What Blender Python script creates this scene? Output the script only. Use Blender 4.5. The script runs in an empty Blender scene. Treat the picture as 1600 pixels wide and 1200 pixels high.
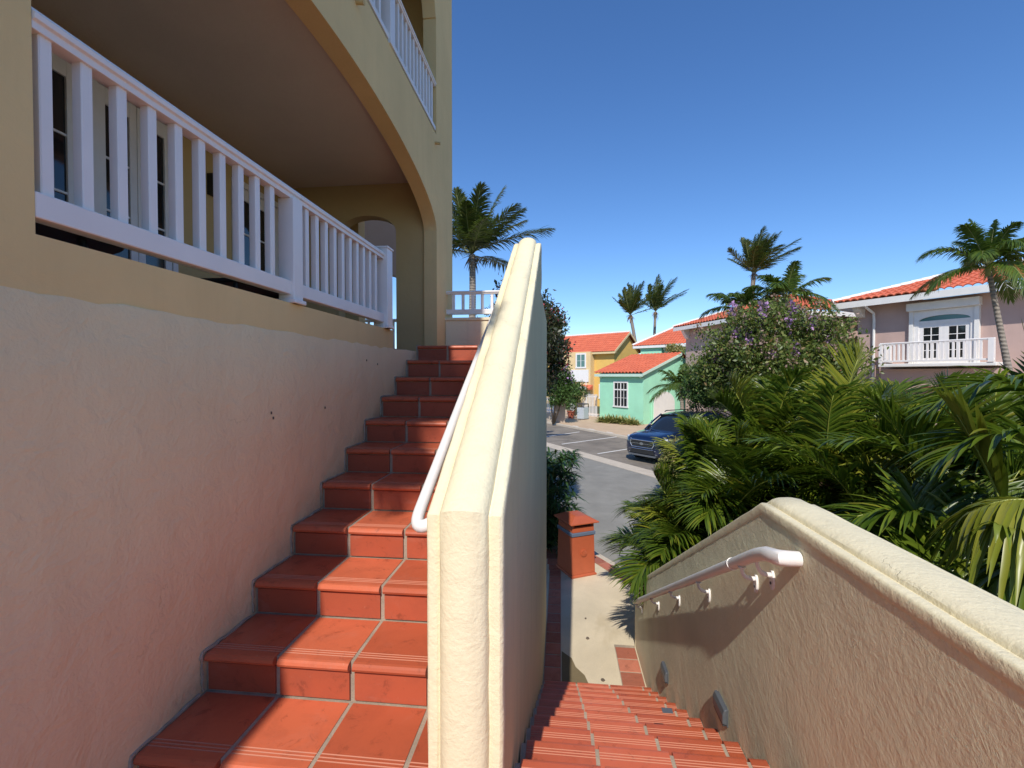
import bpy, math, random
import numpy as np
from mathutils import Vector, Matrix

sc = bpy.context.scene
R = math.radians
# ---------------------------------------------------------------- camera, world, sun
H = 1.42
YAW, PITCH = 0.1057, -0.0184
cam_d = bpy.data.cameras.new('camera'); cam = bpy.data.objects.new('camera', cam_d)
sc.collection.objects.link(cam); sc.camera = cam
cam.location = (0, 0, H); cam.rotation_euler = (math.pi/2 + PITCH, 0, YAW)
cam_d.sensor_width = 36; cam_d.lens = 714.3/1600*36
cam_d.clip_start = 0.05; cam_d.clip_end = 5000

SUN_DIR = Vector((-.095, -1.0, 1.0)).normalized()      # towards the sun
world = bpy.data.worlds.new('World'); sc.world = world; world.use_nodes = True
wn = world.node_tree.nodes; wl = world.node_tree.links
bg = wn['Background']; sky = wn.new('ShaderNodeTexSky'); sky.sky_type = 'NISHITA'
sky.sun_disc = False
sky.sun_elevation = math.asin(SUN_DIR.z)
sky.sun_rotation = math.atan2(SUN_DIR.x, SUN_DIR.y)
sky.altitude = 0; sky.air_density = 1.0; sky.dust_density = .0; sky.ozone_density = 6.0
hs = wn.new('ShaderNodeHueSaturation'); hs.inputs['Saturation'].default_value = 1.13; hs.inputs['Hue'].default_value = .505; hs.inputs['Value'].default_value = 1.0
wl.new(sky.outputs[0], hs.inputs['Color']); wl.new(hs.outputs[0], bg.inputs[0]); bg.inputs[1].default_value = .145
sun_d = bpy.data.lights.new('sun', 'SUN'); sun_d.energy = 4.0; sun_d.angle = R(.53); sun_d.color = (1, .95, .87)
sun = bpy.data.objects.new('sun', sun_d); sc.collection.objects.link(sun)
sun.rotation_euler = SUN_DIR.to_track_quat('Z', 'Y').to_euler(); sun.location = (0, -5, 30)
sc.view_settings.view_transform = 'Standard'; sc.view_settings.look = 'None'
sc.view_settings.exposure = 0.22; sc.view_settings.gamma = 1

rnd = random.Random(7)
G = -1.745      # lower pavement level
RD = -1.87      # road level

# ---------------------------------------------------------------- materials
def nodes_of(name):
    m = bpy.data.materials.new(name); m.use_nodes = True
    nt = m.node_tree; b = nt.nodes['Principled BSDF']
    return m, nt, b
def N(nt, typ, **kw):
    n = nt.nodes.new(typ)
    for k, v in kw.items():
        if k.startswith('i_'):
            n.inputs[k[2:].replace('_', ' ')].default_value = v
        else: setattr(n, k, v)
    return n
def obj_coord(nt, scale=(1, 1, 1), rot=(0, 0, 0)):
    tc = N(nt, 'ShaderNodeNewGeometry'); mp = N(nt, 'ShaderNodeMapping')
    mp.inputs['Scale'].default_value = scale; mp.inputs['Rotation'].default_value = rot
    nt.links.new(tc.outputs['Position'], mp.inputs[0]); return mp
def noise(nt, vec, scale, detail=4, rough=.55, dist=0):
    n = N(nt, 'ShaderNodeTexNoise'); n.inputs['Scale'].default_value = scale
    n.inputs['Detail'].default_value = detail; n.inputs['Roughness'].default_value = rough
    n.inputs['Distortion'].default_value = dist
    nt.links.new(vec.outputs[0], n.inputs['Vector']); return n
def ramp(nt, fac, stops):
    r = N(nt, 'ShaderNodeValToRGB'); e = r.color_ramp.elements
    while len(e) < len(stops): e.new(.5)
    for k, (p, c) in enumerate(stops):
        e[k].position = p; e[k].color = (c[0], c[1], c[2], 1) if not isinstance(c, (int, float)) else (c, c, c, 1)
    nt.links.new(fac, r.inputs[0]); return r
def mix(nt, fac, a, b, mode='MIX'):
    m = N(nt, 'ShaderNodeMix'); m.data_type = 'RGBA'; m.blend_type = mode
    for sock, v in ((m.inputs[0], fac), (m.inputs[6], a), (m.inputs[7], b)):
        if isinstance(v, bpy.types.NodeSocket): nt.links.new(v, sock)
        elif isinstance(v, (int, float)): sock.default_value = v
        else: sock.default_value = (v[0], v[1], v[2], 1)
    return m.outputs[2]
def bump(nt, b, height, strength=.4, dist=.01, prev=None):
    bp = N(nt, 'ShaderNodeBump'); bp.inputs['Strength'].default_value = strength; bp.inputs['Distance'].default_value = dist
    nt.links.new(height, bp.inputs['Height'])
    if prev: nt.links.new(prev.outputs[0], bp.inputs['Normal'])
    nt.links.new(bp.outputs[0], b.inputs['Normal']); return bp
def mul(c, f): return tuple(min(1, x*f) for x in c)

def mat_plain(name, col, rough=.5, metal=0, spec=.5, var=.0, scale=3.0, emis=None):
    m, nt, b = nodes_of(name)
    b.inputs['Roughness'].default_value = rough; b.inputs['Metallic'].default_value = metal
    b.inputs['Specular IOR Level'].default_value = spec
    if var:
        v = obj_coord(nt); n = noise(nt, v, scale, 5, .6)
        r = ramp(nt, n.outputs[0], [(.3, mul(col, 1-var)), (.7, mul(col, 1+var))])
        nt.links.new(r.outputs[0], b.inputs['Base Color'])
    else: b.inputs['Base Color'].default_value = (*col, 1)
    return m
def mat_stucco(name, col, var=.08, fine=.25, coarse=.3, fscale=90, cscale=9, stain=.0, rough=.85, cracks=0, grime=None):
    m, nt, b = nodes_of(name); v = obj_coord(nt)
    n1 = noise(nt, v, 1.3, 5, .6); n2 = noise(nt, v, fscale, 3, .6); n3 = noise(nt, v, cscale, 6, .6, .5)
    c = ramp(nt, n1.outputs[0], [(.3, mul(col, 1-var)), (.7, mul(col, 1+var))]).outputs[0]
    if stain:
        vs = obj_coord(nt, (3.0, 3.0, .35)); n4 = noise(nt, vs, 2.2, 6, .65, .3)
        f = ramp(nt, n4.outputs[0], [(.52, 0.0), (.75, 1.0)])
        fm = N(nt, 'ShaderNodeMath', operation='MULTIPLY'); nt.links.new(f.outputs[0], fm.inputs[0]); fm.inputs[1].default_value = stain
        c = mix(nt, fm.outputs[0], c, mul(col, .55))
    ck = None
    if cracks:      # sparse wandering hairline cracks
        nn = noise(nt, v, 5, 5, .65); mm = N(nt, 'ShaderNodeMix'); mm.data_type = 'VECTOR'; mm.inputs[0].default_value = .25
        nt.links.new(v.outputs[0], mm.inputs[4]); nt.links.new(nn.outputs[1], mm.inputs[5])
        vo = N(nt, 'ShaderNodeTexVoronoi', feature='DISTANCE_TO_EDGE'); vo.inputs['Scale'].default_value = 2.6
        nt.links.new(mm.outputs[1], vo.inputs['Vector'])
        e = ramp(nt, vo.outputs[0], [(.0, 1.0), (.010, 0.0)]); msk = ramp(nt, noise(nt, v, 1.9, 3, .5).outputs[0], [(.55, 0.0), (.62, 1.0)])
        ml = N(nt, 'ShaderNodeMath', operation='MULTIPLY'); nt.links.new(e.outputs[0], ml.inputs[0]); nt.links.new(msk.outputs[0], ml.inputs[1])
        m2 = N(nt, 'ShaderNodeMath', operation='MULTIPLY'); nt.links.new(ml.outputs[0], m2.inputs[0]); m2.inputs[1].default_value = cracks
        c = mix(nt, m2.outputs[0], c, mul(col, .35)); ck = m2.outputs[0]
    if grime:       # splash dirt left along the sloping stair line: grime = (slope, y0, z0, height)
        sx = N(nt, 'ShaderNodeSeparateXYZ'); nt.links.new(v.outputs[0], sx.inputs[0])
        a = N(nt, 'ShaderNodeMath', operation='MULTIPLY_ADD'); nt.links.new(sx.outputs[1], a.inputs[0]); a.inputs[1].default_value = -grime[0]; a.inputs[2].default_value = grime[0]*grime[1]-grime[2]
        d = N(nt, 'ShaderNodeMath', operation='ADD'); nt.links.new(a.outputs[0], d.inputs[0]); nt.links.new(sx.outputs[2], d.inputs[1])
        q = N(nt, 'ShaderNodeMath', operation='MULTIPLY_ADD'); nt.links.new(noise(nt, v, 6, 6, .7).outputs[0], q.inputs[0]); q.inputs[1].default_value = .5; nt.links.new(d.outputs[0], q.inputs[2])
        g = ramp(nt, q.outputs[0], [(.22, .55), (.22+grime[3], 0.0)])
        c = mix(nt, g.outputs[0], c, mul((col[0]*.9, col[1]*.95, col[2]), .52))
    nt.links.new(c, b.inputs['Base Color']); b.inputs['Roughness'].default_value = rough
    b.inputs['Specular IOR Level'].default_value = .25
    b1 = bump(nt, b, n3.outputs[0], coarse, .02); b2 = bump(nt, b, n2.outputs[0], fine, .004, b1)
    if ck: 
        b3 = bump(nt, b, ck, .8, .004, b2); b3.invert = True
    return m
def mat_trowel(name, col):
    # uneven trowelled render: grain, lumps, and a few long slanting scars
    m, nt, b = nodes_of(name)
    v = obj_coord(nt, (1, 1, 1), (R(-40), 0, 0)); v2 = N(nt, 'ShaderNodeMapping'); v2.inputs['Scale'].default_value = (1, .62, 1.5)
    nt.links.new(v.outputs[0], v2.inputs[0])
    n1 = noise(nt, v2, 2.6, 8, .62, 1.4)
    rid = ramp(nt, n1.outputs[0], [(.40, 0.0), (.485, .15), (.50, 1.0), (.515, .15), (.62, .0)])
    n2 = noise(nt, obj_coord(nt), 70, 4, .7); n3 = noise(nt, obj_coord(nt), 1.2, 5, .6); n5 = noise(nt, obj_coord(nt), 30, 6, .6, .2); n6 = noise(nt, obj_coord(nt), 5, 3, .5, .3)
    c = ramp(nt, n3.outputs[0], [(.3, mul(col, .86)), (.7, mul(col, 1.10))]).outputs[0]
    nt.links.new(c, b.inputs['Base Color']); b.inputs['Roughness'].default_value = .8
    b0 = bump(nt, b, n6.outputs[0], .35, .02); b1 = bump(nt, b, rid.outputs[0], .4, .006, b0); b2 = bump(nt, b, n5.outputs[0], .42, .008, b1); bump(nt, b, n2.outputs[0], .8, .004, b2)
    return m
def mat_tile(name, col, rough=.38):
    m, nt, b = nodes_of(name); g = N(nt, 'ShaderNodeNewGeometry'); v = obj_coord(nt)
    r = ramp(nt, g.outputs['Random Per Island'], [(0, mul(col, .70)), (.5, col), (1, (min(1, col[0]*1.16), col[1]*1.25, col[2]*1.3))])
    n1 = noise(nt, v, 7, 6, .65, .4); n2 = noise(nt, v, 38, 5, .7)
    c = mix(nt, ramp(nt, n1.outputs[0], [(.45, 0.0), (.8, .5)]).outputs[0], r.outputs[0], mul(col, .62))
    spk = ramp(nt, n2.outputs[0], [(.66, 0.0), (.74, .35)])
    c = mix(nt, spk.outputs[0], c, (.55, .28, .18))
    n5 = noise(nt, v, 14, 6, .75, .5); c = mix(nt, ramp(nt, n5.outputs[0], [(.57, 0.0), (.66, .5)]).outputs[0], c, mul(col, .36))
    v3 = obj_coord(nt, (1, 1, 2.5)); n3 = noise(nt, v3, 3.1, 6, .7, .8)
    c = mix(nt, ramp(nt, n3.outputs[0], [(.55, 0.0), (.8, .28)]).outputs[0], c, (.50, .26, .20))   # dusty bloom
    nt.links.new(c, b.inputs['Base Color'])
    rr = ramp(nt, n1.outputs[0], [(.3, rough*.8), (.7, rough*1.5)]); nt.links.new(rr.outputs[0], b.inputs['Roughness'])
    bump(nt, b, n1.outputs[0], .12, .004)
    return m
def mat_leaf(name, c1, c2, rough=.42, trans=.25, c3=None):
    m, nt, b = nodes_of(name); g = N(nt, 'ShaderNodeNewGeometry')
    st = [(0, c1), (.85, c2)] + ([(1, c3)] if c3 else [])
    r = ramp(nt, g.outputs['Random Per Island'], st)
    nz = noise(nt, obj_coord(nt), 2.2, 4, .6)
    c = mix(nt, ramp(nt, nz.outputs[0], [(.35, 0.0), (.7, .55)]).outputs[0], r.outputs[0], c1)
    nt.links.new(c, b.inputs['Base Color']); b.inputs['Roughness'].default_value = rough
    b.inputs['Specular IOR Level'].default_value = .45
    tr = N(nt, 'ShaderNodeBsdfTranslucent'); nt.links.new(mix(nt, .5, c, (.25, .4, .03)), tr.inputs[0])
    ms = N(nt, 'ShaderNodeMixShader'); ms.inputs[0].default_value = trans
    out = nt.nodes['Material Output']
    nt.links.new(b.outputs[0], ms.inputs[1]); nt.links.new(tr.outputs[0], ms.inputs[2]); nt.links.new(ms.outputs[0], out.inputs[0])
    return m
def mat_ground(name, col, var=.15, scale=2.0, grain=120, gs=.4, rough=.9, spots=None, cracks=False):
    m, nt, b = nodes_of(name); v = obj_coord(nt)
    n1 = noise(nt, v, scale, 7, .65, .3); n2 = noise(nt, v, grain, 3, .7)
    c = ramp(nt, n1.outputs[0], [(.28, mul(col, 1-var)), (.72, mul(col, 1+var))]).outputs[0]
    c = mix(nt, ramp(nt, n2.outputs[0], [(.35, .0), (.75, .5)]).outputs[0], c, mul(col, .6))
    if spots:
        n4 = noise(nt, v, 1.1, 6, .6, .6)
        c = mix(nt, ramp(nt, n4.outputs[0], [(.56, 0.0), (.66, .6)]).outputs[0], c, spots)
    if cracks:
        vo = N(nt, 'ShaderNodeTexVoronoi', feature='DISTANCE_TO_EDGE'); vo.inputs['Scale'].default_value = .55
        nn = noise(nt, v, 4, 4, .6); mm = N(nt, 'ShaderNodeMix'); mm.data_type = 'VECTOR'; mm.inputs[0].default_value = .12
        nt.links.new(v.outputs[0], mm.inputs[4]); nt.links.new(nn.outputs[1], mm.inputs[5]); nt.links.new(mm.outputs[1], vo.inputs['Vector'])
        c = mix(nt, ramp(nt, vo.outputs[0], [(.0, .75), (.006, 0.0)]).outputs[0], c, mul(col, .35))
    nt.links.new(c, b.inputs['Base Color']); b.inputs['Roughness'].default_value = rough
    b.inputs['Specular IOR Level'].default_value = .3
    bump(nt, b, n2.outputs[0], gs, .004)
    return m
M = {}
M['cream'] = mat_stucco('cream_paint', (.76, .68, .47), .05, .5, .28, 80, 16, .22, cracks=.22)
M['cream_side'] = mat_stucco('shaded_cream', (.62, .555, .345), .06, .3, .3, 60, 8, .30, cracks=.25)  # cap's cream paint with the side's shade put into colour, plus stains and cracks
M['facade'] = mat_stucco('ochre_stucco', (.74, .54, .26), .06, .25, .35, 70, 5, .12)
M['pink'] = mat_stucco('pink_stucco', (.82, .625, .375), .05, .6, .6, 60, 8, .12, cracks=.22, grime=(.5115, 1.35, .0, .16))
M['ceiling'] = mat_stucco('ceiling_paint', (.66, .58, .49), .05, .2, .3, 40, 3, .0)
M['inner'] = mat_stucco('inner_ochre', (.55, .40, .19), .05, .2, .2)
M['tan'] = mat_trowel('tan_trowelled_render', (.77, .72, .51))
M['white'] = mat_plain('white_paint', (.78, .75, .72), .4, var=.05, scale=6)
M['white_rail'] = mat_plain('white_pvc', (.80, .77, .75), .32, var=.03, scale=5)
M['tile'] = mat_tile('terracotta_tile', (.50, .108, .046))
M['tile_rise'] = mat_tile('terracotta_riser', (.43, .088, .040), .45)
M['tile_old'] = mat_tile('terracotta_border', (.44, .14, .08), .6)
M['groove'] = mat_plain('groove_dust', (.52, .22, .14), .8)
M['grout'] = mat_ground('grout', (.40, .32, .24), .25, 9, 200, .5)
M['concrete'] = mat_ground('concrete_walk', (.66, .56, .40), .14, 1.6, 90, .5, spots=(.50, .41, .27))
M['stain'] = mat_ground('damp_stain', (.20, .155, .085), .15, 2, 90, .4)
M['kerb'] = mat_ground('kerb_concrete', (.56, .48, .38), .12, 3, 60, .5)
M['asphalt'] = mat_ground('asphalt', (.27, .255, .22), .2, 1.3, 70, .7, spots=(.23, .22, .19))
M['asphalt_lot'] = mat_ground('asphalt_lot', (.24, .205, .165), .34, .9, 60, .7, spots=(.11, .10, .085))
M['soil'] = mat_ground('soil', (.055, .042, .028), .3, 3, 40, 1)
M['grassy'] = mat_ground('land', (.08, .09, .04), .3, .5, 20, 1)
M['pave'] = mat_ground('pinkish_paving', (.58, .42, .28), .12, 1.0, 60, .4)
M['line'] = mat_ground('road_paint', (.72, .70, .66), .1, 5, 60, .4)
M['bin'] = mat_plain('bin_terracotta_metal', (.43, .098, .04), .42, var=.06, scale=9)
M['bluegrey'] = mat_plain('blue_grey_band', (.12, .15, .21), .4)
M['black'] = mat_plain('black_plastic', (.015, .015, .016), .45)
M['darkgrey'] = mat_plain('dark_grey', (.05, .052, .056), .5)
M['grey'] = mat_plain('grey_metal', (.13, .14, .155), .45, .3, var=.06, scale=20)
M['binlight'] = mat_plain('pale_grey_panel', (.42, .46, .50), .5, var=.05, scale=6)
M['steel'] = mat_plain('steel', (.6, .6, .6), .25, 1)
M['glass'] = mat_plain('dark_glass', (.012, .015, .018), .06, spec=.8)
M['glass_teal'] = mat_plain('teal_glass', (.08, .19, .18), .12, spec=.7)
M['bluecurt'] = mat_plain('blue_reflection_glass', (.03, .09, .18), .12)
M['roof'] = None
M['green'] = mat_stucco('mint_stucco', (.36, .72, .50), .06, .2, .2, 30, 3, .12)
M['green_trim'] = mat_plain('pale_mint_trim', (.55, .72, .60), .6, var=.04)
M['yellow'] = mat_stucco('yellow_stucco', (.72, .46, .13), .06, .2, .2, 30, 3, .12)
M['yellow2'] = mat_stucco('pale_yellow_stucco', (.72, .53, .28), .06, .2, .2, 30, 3, .1)
M['mauve'] = mat_stucco('mauve_stucco', (.50, .355, .31), .05, .2, .25, 35, 3, .12)
M['trim'] = mat_plain('offwhite_trim', (.76, .74, .70), .5, var=.05, scale=3)
M['ytrim'] = mat_plain('pale_yellow_trim', (.66, .52, .28), .6, var=.04)
M['stonepost'] = mat_stucco('stone_post', (.42, .35, .28), .1, .3, .3, 30, 4, .3)
M['trunk'] = None
M['areca'] = mat_leaf('areca_leaf', (.038, .078, .009), (.15, .205, .018), .32, .26, (.27, .25, .025))
M['areca_y'] = mat_leaf('yellowing_leaf', (.16, .20, .02), (.30, .28, .035), .35, .22)
M['coco'] = mat_leaf('coconut_leaf', (.030, .048, .012), (.10, .115, .022), .38, .2, (.20, .17, .05))
M['adonidia'] = mat_leaf('christmas_palm_leaf', (.035, .075, .012), (.12, .17, .022), .36, .25)
M['rachis'] = mat_plain('frond_stem', (.30, .33, .06), .4)
M['rachis_d'] = mat_plain('dull_frond_stem', (.20, .21, .07), .45)
M['dry'] = mat_leaf('dry_fibre', (.16, .085, .045), (.30, .19, .11), .8, .1)
M['myrtle'] = mat_leaf('myrtle_leaf', (.05, .085, .016), (.19, .235, .05), .45, .2, (.28, .15, .07))
M['myrtle_seed'] = mat_leaf('seed_heads', (.20, .13, .09), (.36, .25, .20), .8, .1)
M['lilac'] = mat_leaf('lilac_petals', (.42, .22, .48), (.66, .42, .68), .7, .3)
M['redbush'] = mat_leaf('dark_bush_leaf', (.022, .035, .016), (.075, .075, .04), .4, .15, (.14, .05, .05))
M['redpetal'] = mat_leaf('crimson_petals', (.26, .015, .04), (.42, .03, .07), .6, .2)
M['bushgreen'] = mat_leaf('bush_leaf', (.035, .080, .018), (.12, .20, .05), .45, .2)
M['rhapis'] = mat_leaf('fan_palm_leaf', (.018, .045, .016), (.06, .12, .035), .38, .2)
M['croton'] = mat_leaf('variegated_leaf', (.14, .17, .04), (.55, .48, .20), .5, .25, (.5, .25, .12))
M['carpaint'] = mat_plain('dark_blue_paint', (.006, .015, .055), .22, .35, spec=.6)
M['carpaint'].node_tree.nodes['Principled BSDF'].inputs['Coat Weight'].default_value = .9
M['lens'] = mat_plain('headlight_lens', (.75, .78, .80), .1, .2)
M['tyre'] = mat_plain('tyre_rubber', (.02, .02, .02), .8)
M['terra'] = mat_plain('terracotta_pot', (.42, .11, .06), .7, var=.1, scale=12)

def make_roofmat(name, col):
    m, nt, b = nodes_of(name); v = obj_coord(nt)
    n = noise(nt, v, 1.5, 5, .7); n2 = noise(nt, v, 9, 3, .6)
    c = ramp(nt, n.outputs[0], [(.3, mul(col, .82)), (.7, (min(1, col[0]*1.12), col[1]*1.25, col[2]*1.25))]).outputs[0]
    c = mix(nt, ramp(nt, n2.outputs[0], [(.5, 0.0), (.85, .35)]).outputs[0], c, mul(col, .55))
    nt.links.new(c, b.inputs['Base Color']); b.inputs['Roughness'].default_value = .7
    return m
M['roof'] = make_roofmat('clay_roof_tile', (.60, .13, .062))
def make_trunk(name, col):
    m, nt, b = nodes_of(name); v = obj_coord(nt, (1, 1, 1))
    w = N(nt, 'ShaderNodeTexWave', wave_type='BANDS', bands_direction='Z'); w.inputs['Scale'].default_value = 3.2; w.inputs['Distortion'].default_value = 2.5
    w.inputs['Detail'].default_value = 3
    nt.links.new(v.outputs[0], w.inputs['Vector']); n = noise(nt, v, 12, 5, .7)
    c = ramp(nt, w.outputs[1], [(.1, mul(col, .55)), (.5, col)]).outputs[0]
    c = mix(nt, ramp(nt, n.outputs[0], [(.4, 0.0), (.7, .6)]).outputs[0], c, mul(col, 1.35))
    nt.links.new(c, b.inputs['Base Color']); b.inputs['Roughness'].default_value = .85
    bump(nt, b, w.outputs[1], .6, .02); return m
M['trunk'] = make_trunk('palm_trunk', (.27, .23, .19))
M['bark'] = mat_plain('bark', (.13, .10, .075), .85, var=.3, scale=9)
M['cane'] = mat_plain('cane_stem', (.24, .27, .09), .5, var=.25, scale=8)

# ---------------------------------------------------------------- object helpers
COL = sc.collection
def thing(name, label, cat, loc=(0, 0, 0), group=None):
    o = bpy.data.objects.new(name, None); COL.objects.link(o); o.location = loc
    o.empty_display_size = .2
    o['label'] = label; o['category'] = cat
    if group: o['group'] = group
    return o
def wloc(o):
    v = Vector((0, 0, 0))
    while o is not None: v += Vector(o.location); o = o.parent
    return v
def tag(o, label, cat, group=None):
    o['label'] = label; o['category'] = cat
    if group: o['group'] = group
    return o
def struct(o): o['kind'] = 'structure'; return o

class MB:
    """collects faces in world coordinates, links them as one mesh object"""
    def __init__(s): s.v = []; s.f = []; s.m = []
    def add(s, verts, faces, mi=0):
        n = len(s.v); s.v += [tuple(p) for p in verts]
        s.f += [tuple(i+n for i in f) for f in faces]; s.m += [mi]*len(faces)
    def box(s, x0, x1, y0, y1, z0, z1, mi=0, fr=None):
        vs = [(x, y, z) for x in (x0, x1) for y in (y0, y1) for z in (z0, z1)]
        if fr: vs = [fr(*p) for p in vs]
        s.add(vs, [(0, 1, 3, 2), (4, 6, 7, 5), (0, 4, 5, 1), (2, 3, 7, 6), (0, 2, 6, 4), (1, 5, 7, 3)], mi)
    def prism(s, poly, a0, a1, axis='x', mi=0, fr=None):
        """poly: list of 2-D points in the two other axes, extruded between a0 and a1 along axis"""
        def P(a, p):
            if axis == 'x': q = (a, p[0], p[1])
            elif axis == 'y': q = (p[0], a, p[1])
            else: q = (p[0], p[1], a)
            return fr(*q) if fr else q
        n = len(poly); vs = [P(a0, p) for p in poly] + [P(a1, p) for p in poly]
        fs = [tuple(range(n)), tuple(reversed(range(n, 2*n)))] + [(i, i+n, (i+1) % n+n, (i+1) % n) for i in range(n)]
        s.add(vs, fs, mi)
    def loft(s, rings, closed=True, caps=True, mi=0):
        n = len(rings[0]); vs = [p for r in rings for p in r]; fs = []
        for k in range(len(rings)-1):
            for i in range(n if closed else n-1):
                j = (i+1) % n; fs.append((k*n+i, k*n+j, (k+1)*n+j, (k+1)*n+i))
        if caps and closed:
            fs.append(tuple(reversed(range(n)))); fs.append(tuple(range((len(rings)-1)*n, len(rings)*n)))
        s.add(vs, fs, mi)
    def tube(s, pts, r, n=10, mi=0, caps=True):
        pts = [Vector(p) for p in pts]; rs = r if isinstance(r, (list, tuple)) else [r]*len(pts)
        rings = []; prev = None
        for k, p in enumerate(pts):
            t = (pts[min(k+1, len(pts)-1)] - pts[max(k-1, 0)]).normalized()
            if prev is None:
                up = Vector((0, 0, 1)) if abs(t.z) < .9 else Vector((1, 0, 0)); a = t.cross(up).normalized()
            else: a = (prev - t*prev.dot(t)).normalized()
            prev = a; b = t.cross(a)
            rings.append([p + (a*math.cos(2*math.pi*i/n) + b*math.sin(2*math.pi*i/n))*rs[k] for i in range(n)])
        s.loft(rings, True, caps, mi)
    def cyl(s, c, r0, r1, z0, z1, n=24, mi=0):
        s.loft([[(c[0]+r*math.cos(2*math.pi*i/n), c[1]+r*math.sin(2*math.pi*i/n), z) for i in range(n)] for r, z in ((r0, z0), (r1, z1))], True, True, mi)
    def build(s, name, mats, parent=None, smooth=False, bevel=0, seg=2, angle=40):
        me = bpy.data.meshes.new(name); off = wloc(parent) if parent else Vector((0, 0, 0))
        vs = np.array(s.v, dtype=float) - np.array(off)
        me.from_pydata(vs.tolist(), [], s.f)
        mats = mats if isinstance(mats, (list, tuple)) else [mats]
        for m in mats: me.materials.append(M[m] if isinstance(m, str) else m)
        me.polygons.foreach_set('material_index', s.m)
        if smooth:
            me.polygons.foreach_set('use_smooth', [True]*len(me.polygons))
        me.update()
        o = bpy.data.objects.new(name, me); COL.objects.link(o)
        if parent: o.parent = parent
        if smooth and smooth != 'all':
            me.set_sharp_from_angle(angle=R(angle))
        if bevel:
            bv = o.modifiers.new('bevel', 'BEVEL'); bv.width = bevel; bv.segments = seg; bv.limit_method = 'ANGLE'; bv.angle_limit = R(40)
            bv.harden_normals = False
        return o
def copy_at(o, delta, parent=None):
    c = o.copy(); COL.objects.link(c); c.parent = parent if parent else o.parent
    c.location = Vector(o.location) + Vector(delta); return c
def wob(a, k=0):   # small repeatable wobble
    return math.sin(a*12.9898 + k*78.233)*.5 + math.sin(a*4.7+k)*.5

# a point of the scene seen at photo pixel (px, py) at depth Y in metres along the view axis
def at(px, py, Y):
    u = (px-800)/714.3; v = -(py-600)/714.3
    yy = math.cos(PITCH) - v*math.sin(PITCH); zz = math.sin(PITCH) + v*math.cos(PITCH)
    s = u*math.sin(YAW) + yy*math.cos(YAW); t = u*math.cos(YAW) - yy*math.sin(YAW)
    k = Y/yy
    return Vector((t*k, s*k, H + zz*k))

# ================================================================= GROUND
mb = MB(); mb.box(-400, 400, -120, 900, -2.6, -2.0); struct(mb.build('ground', 'grassy'))
# road frame: u along the kerb, n across (towards the far side)
UX, UY = .515, -.857; NX, NY = .857, .515      # u = (x,y) direction, n across
def rf(u, n, z): return (UX*u + NX*n, UY*u + NY*n, z)
NK = 4.80       # near kerb line (n coordinate)
mb = MB(); mb.box(-60, 40, NK+.02, 10.36, -2.2, RD, 0, rf); struct(mb.build('road', 'asphalt'))
mb = MB(); mb.box(-60, 40, 10.36, 11.0, -2.2, RD+.012, 0, rf); struct(mb.build('drain_strip', 'kerb'))
mb = MB(); mb.box(-60, 40, 11.0, 15.42, -2.2, RD+.003, 0, rf); struct(mb.build('parking_lot', 'asphalt_lot'))
mb = MB(); mb.box(-60, 40, 15.42, 15.62, -2.2, RD+.12, 0, rf); struct(mb.build('far_kerb', 'kerb', bevel=.02))
mb = MB(); mb.box(-60, 40, 15.62, 22.5, -2.2, RD+.115, 0, rf); struct(mb.build('far_pavement', 'pave'))
FP = RD+.115
mb = MB(); mb.box(-60, 40, 22.5, 90, -2.2, RD+.05, 0, rf); struct(mb.build('far_yard', 'grassy'))
# near pavement: concrete with tile borders
# polygon bounded by the near kerb line n = NK-.33
def kp(x, n): return (x, (n - NX*x)/NY)
mb = MB()
poly = [(-5, 4.40), (.875, 4.40), (.875, 5.52), (2.6, 5.52), kp(2.2, NK-.30), kp(-5, NK-.30)]
mb.prism(poly, G-.4, G, 'z'); struct(mb.build('near_pavement', 'concrete'))
mb = MB(); mb.box(-40, 30, NK-.09, NK+.02, -2.2, G+.004, 0, rf); struct(mb.build('near_kerb', 'kerb', bevel=.012))
mb = MB()
# planting bed soil east of the right wall
mb.prism([(1.09, -8), (9, -8), kp(9, NK-.31), kp(2.2, NK-.31), (2.6, 5.522), (1.09, 5.522)], G-.4, G+.03, 'z'); struct(mb.build('planting_bed', 'soil'))
mb = MB(); mb.prism([(-8, 12.0), (-8, 4.0), (-.9, 7.2), kp(-.9, NK-.42), kp(-8, NK-.42)], G-.3, G+.035, 'z'); struct(mb.build('corner_bed', 'soil'))
# brick border tiles, laid as separate low tiles
mb = MB()
mb.box(-.172, .012, 4.45, 8.6, G-.02, G+.003, 1)
k = 0; y = 4.47
while y < 8.3:
    dx = 0 if y < 7.0 else (y-7.0)**2*.12
    mb.box(-.165-dx, .008-dx*.6, y+.006, y+.214, G, G+.008+.0015*wob(k, 1), 0); y += .226; k += 1
mb.box(.632, .868, 4.45, 5.42, G-.02, G+.003, 1)
y = 4.47
while y < 5.3:
    mb.box(.640, .862, y+.006, y+.214, G, G+.008+.0015*wob(k, 1), 0); y += .226; k += 1
u = -9.5
mb.box(-9.6, -2.0, NK-.30, NK-.10, G-.02, G+.0035, 1, rf)
while u < -2.2:
    mb.box(u+.006, u+.256, NK-.292, NK-.105, G, G+.010+.0015*wob(k, 2), 0, rf); u += .268; k += 1
struct(mb.build('border_tiles', ['tile_old', 'grout'], bevel=.003))
mb = MB()
pts = [(.02+.0*i, 4.46) for i in range(1)] + [(.46+.05*wob(1), 4.46), (.40, 4.58), (.30, 4.66), (.26, 4.82), (.17, 4.95), (.13, 5.1), (.02, 5.22)]
mb.prism(pts, G+.001, G+.005, 'z'); struct(mb.build('damp_patch', 'stain'))
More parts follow.
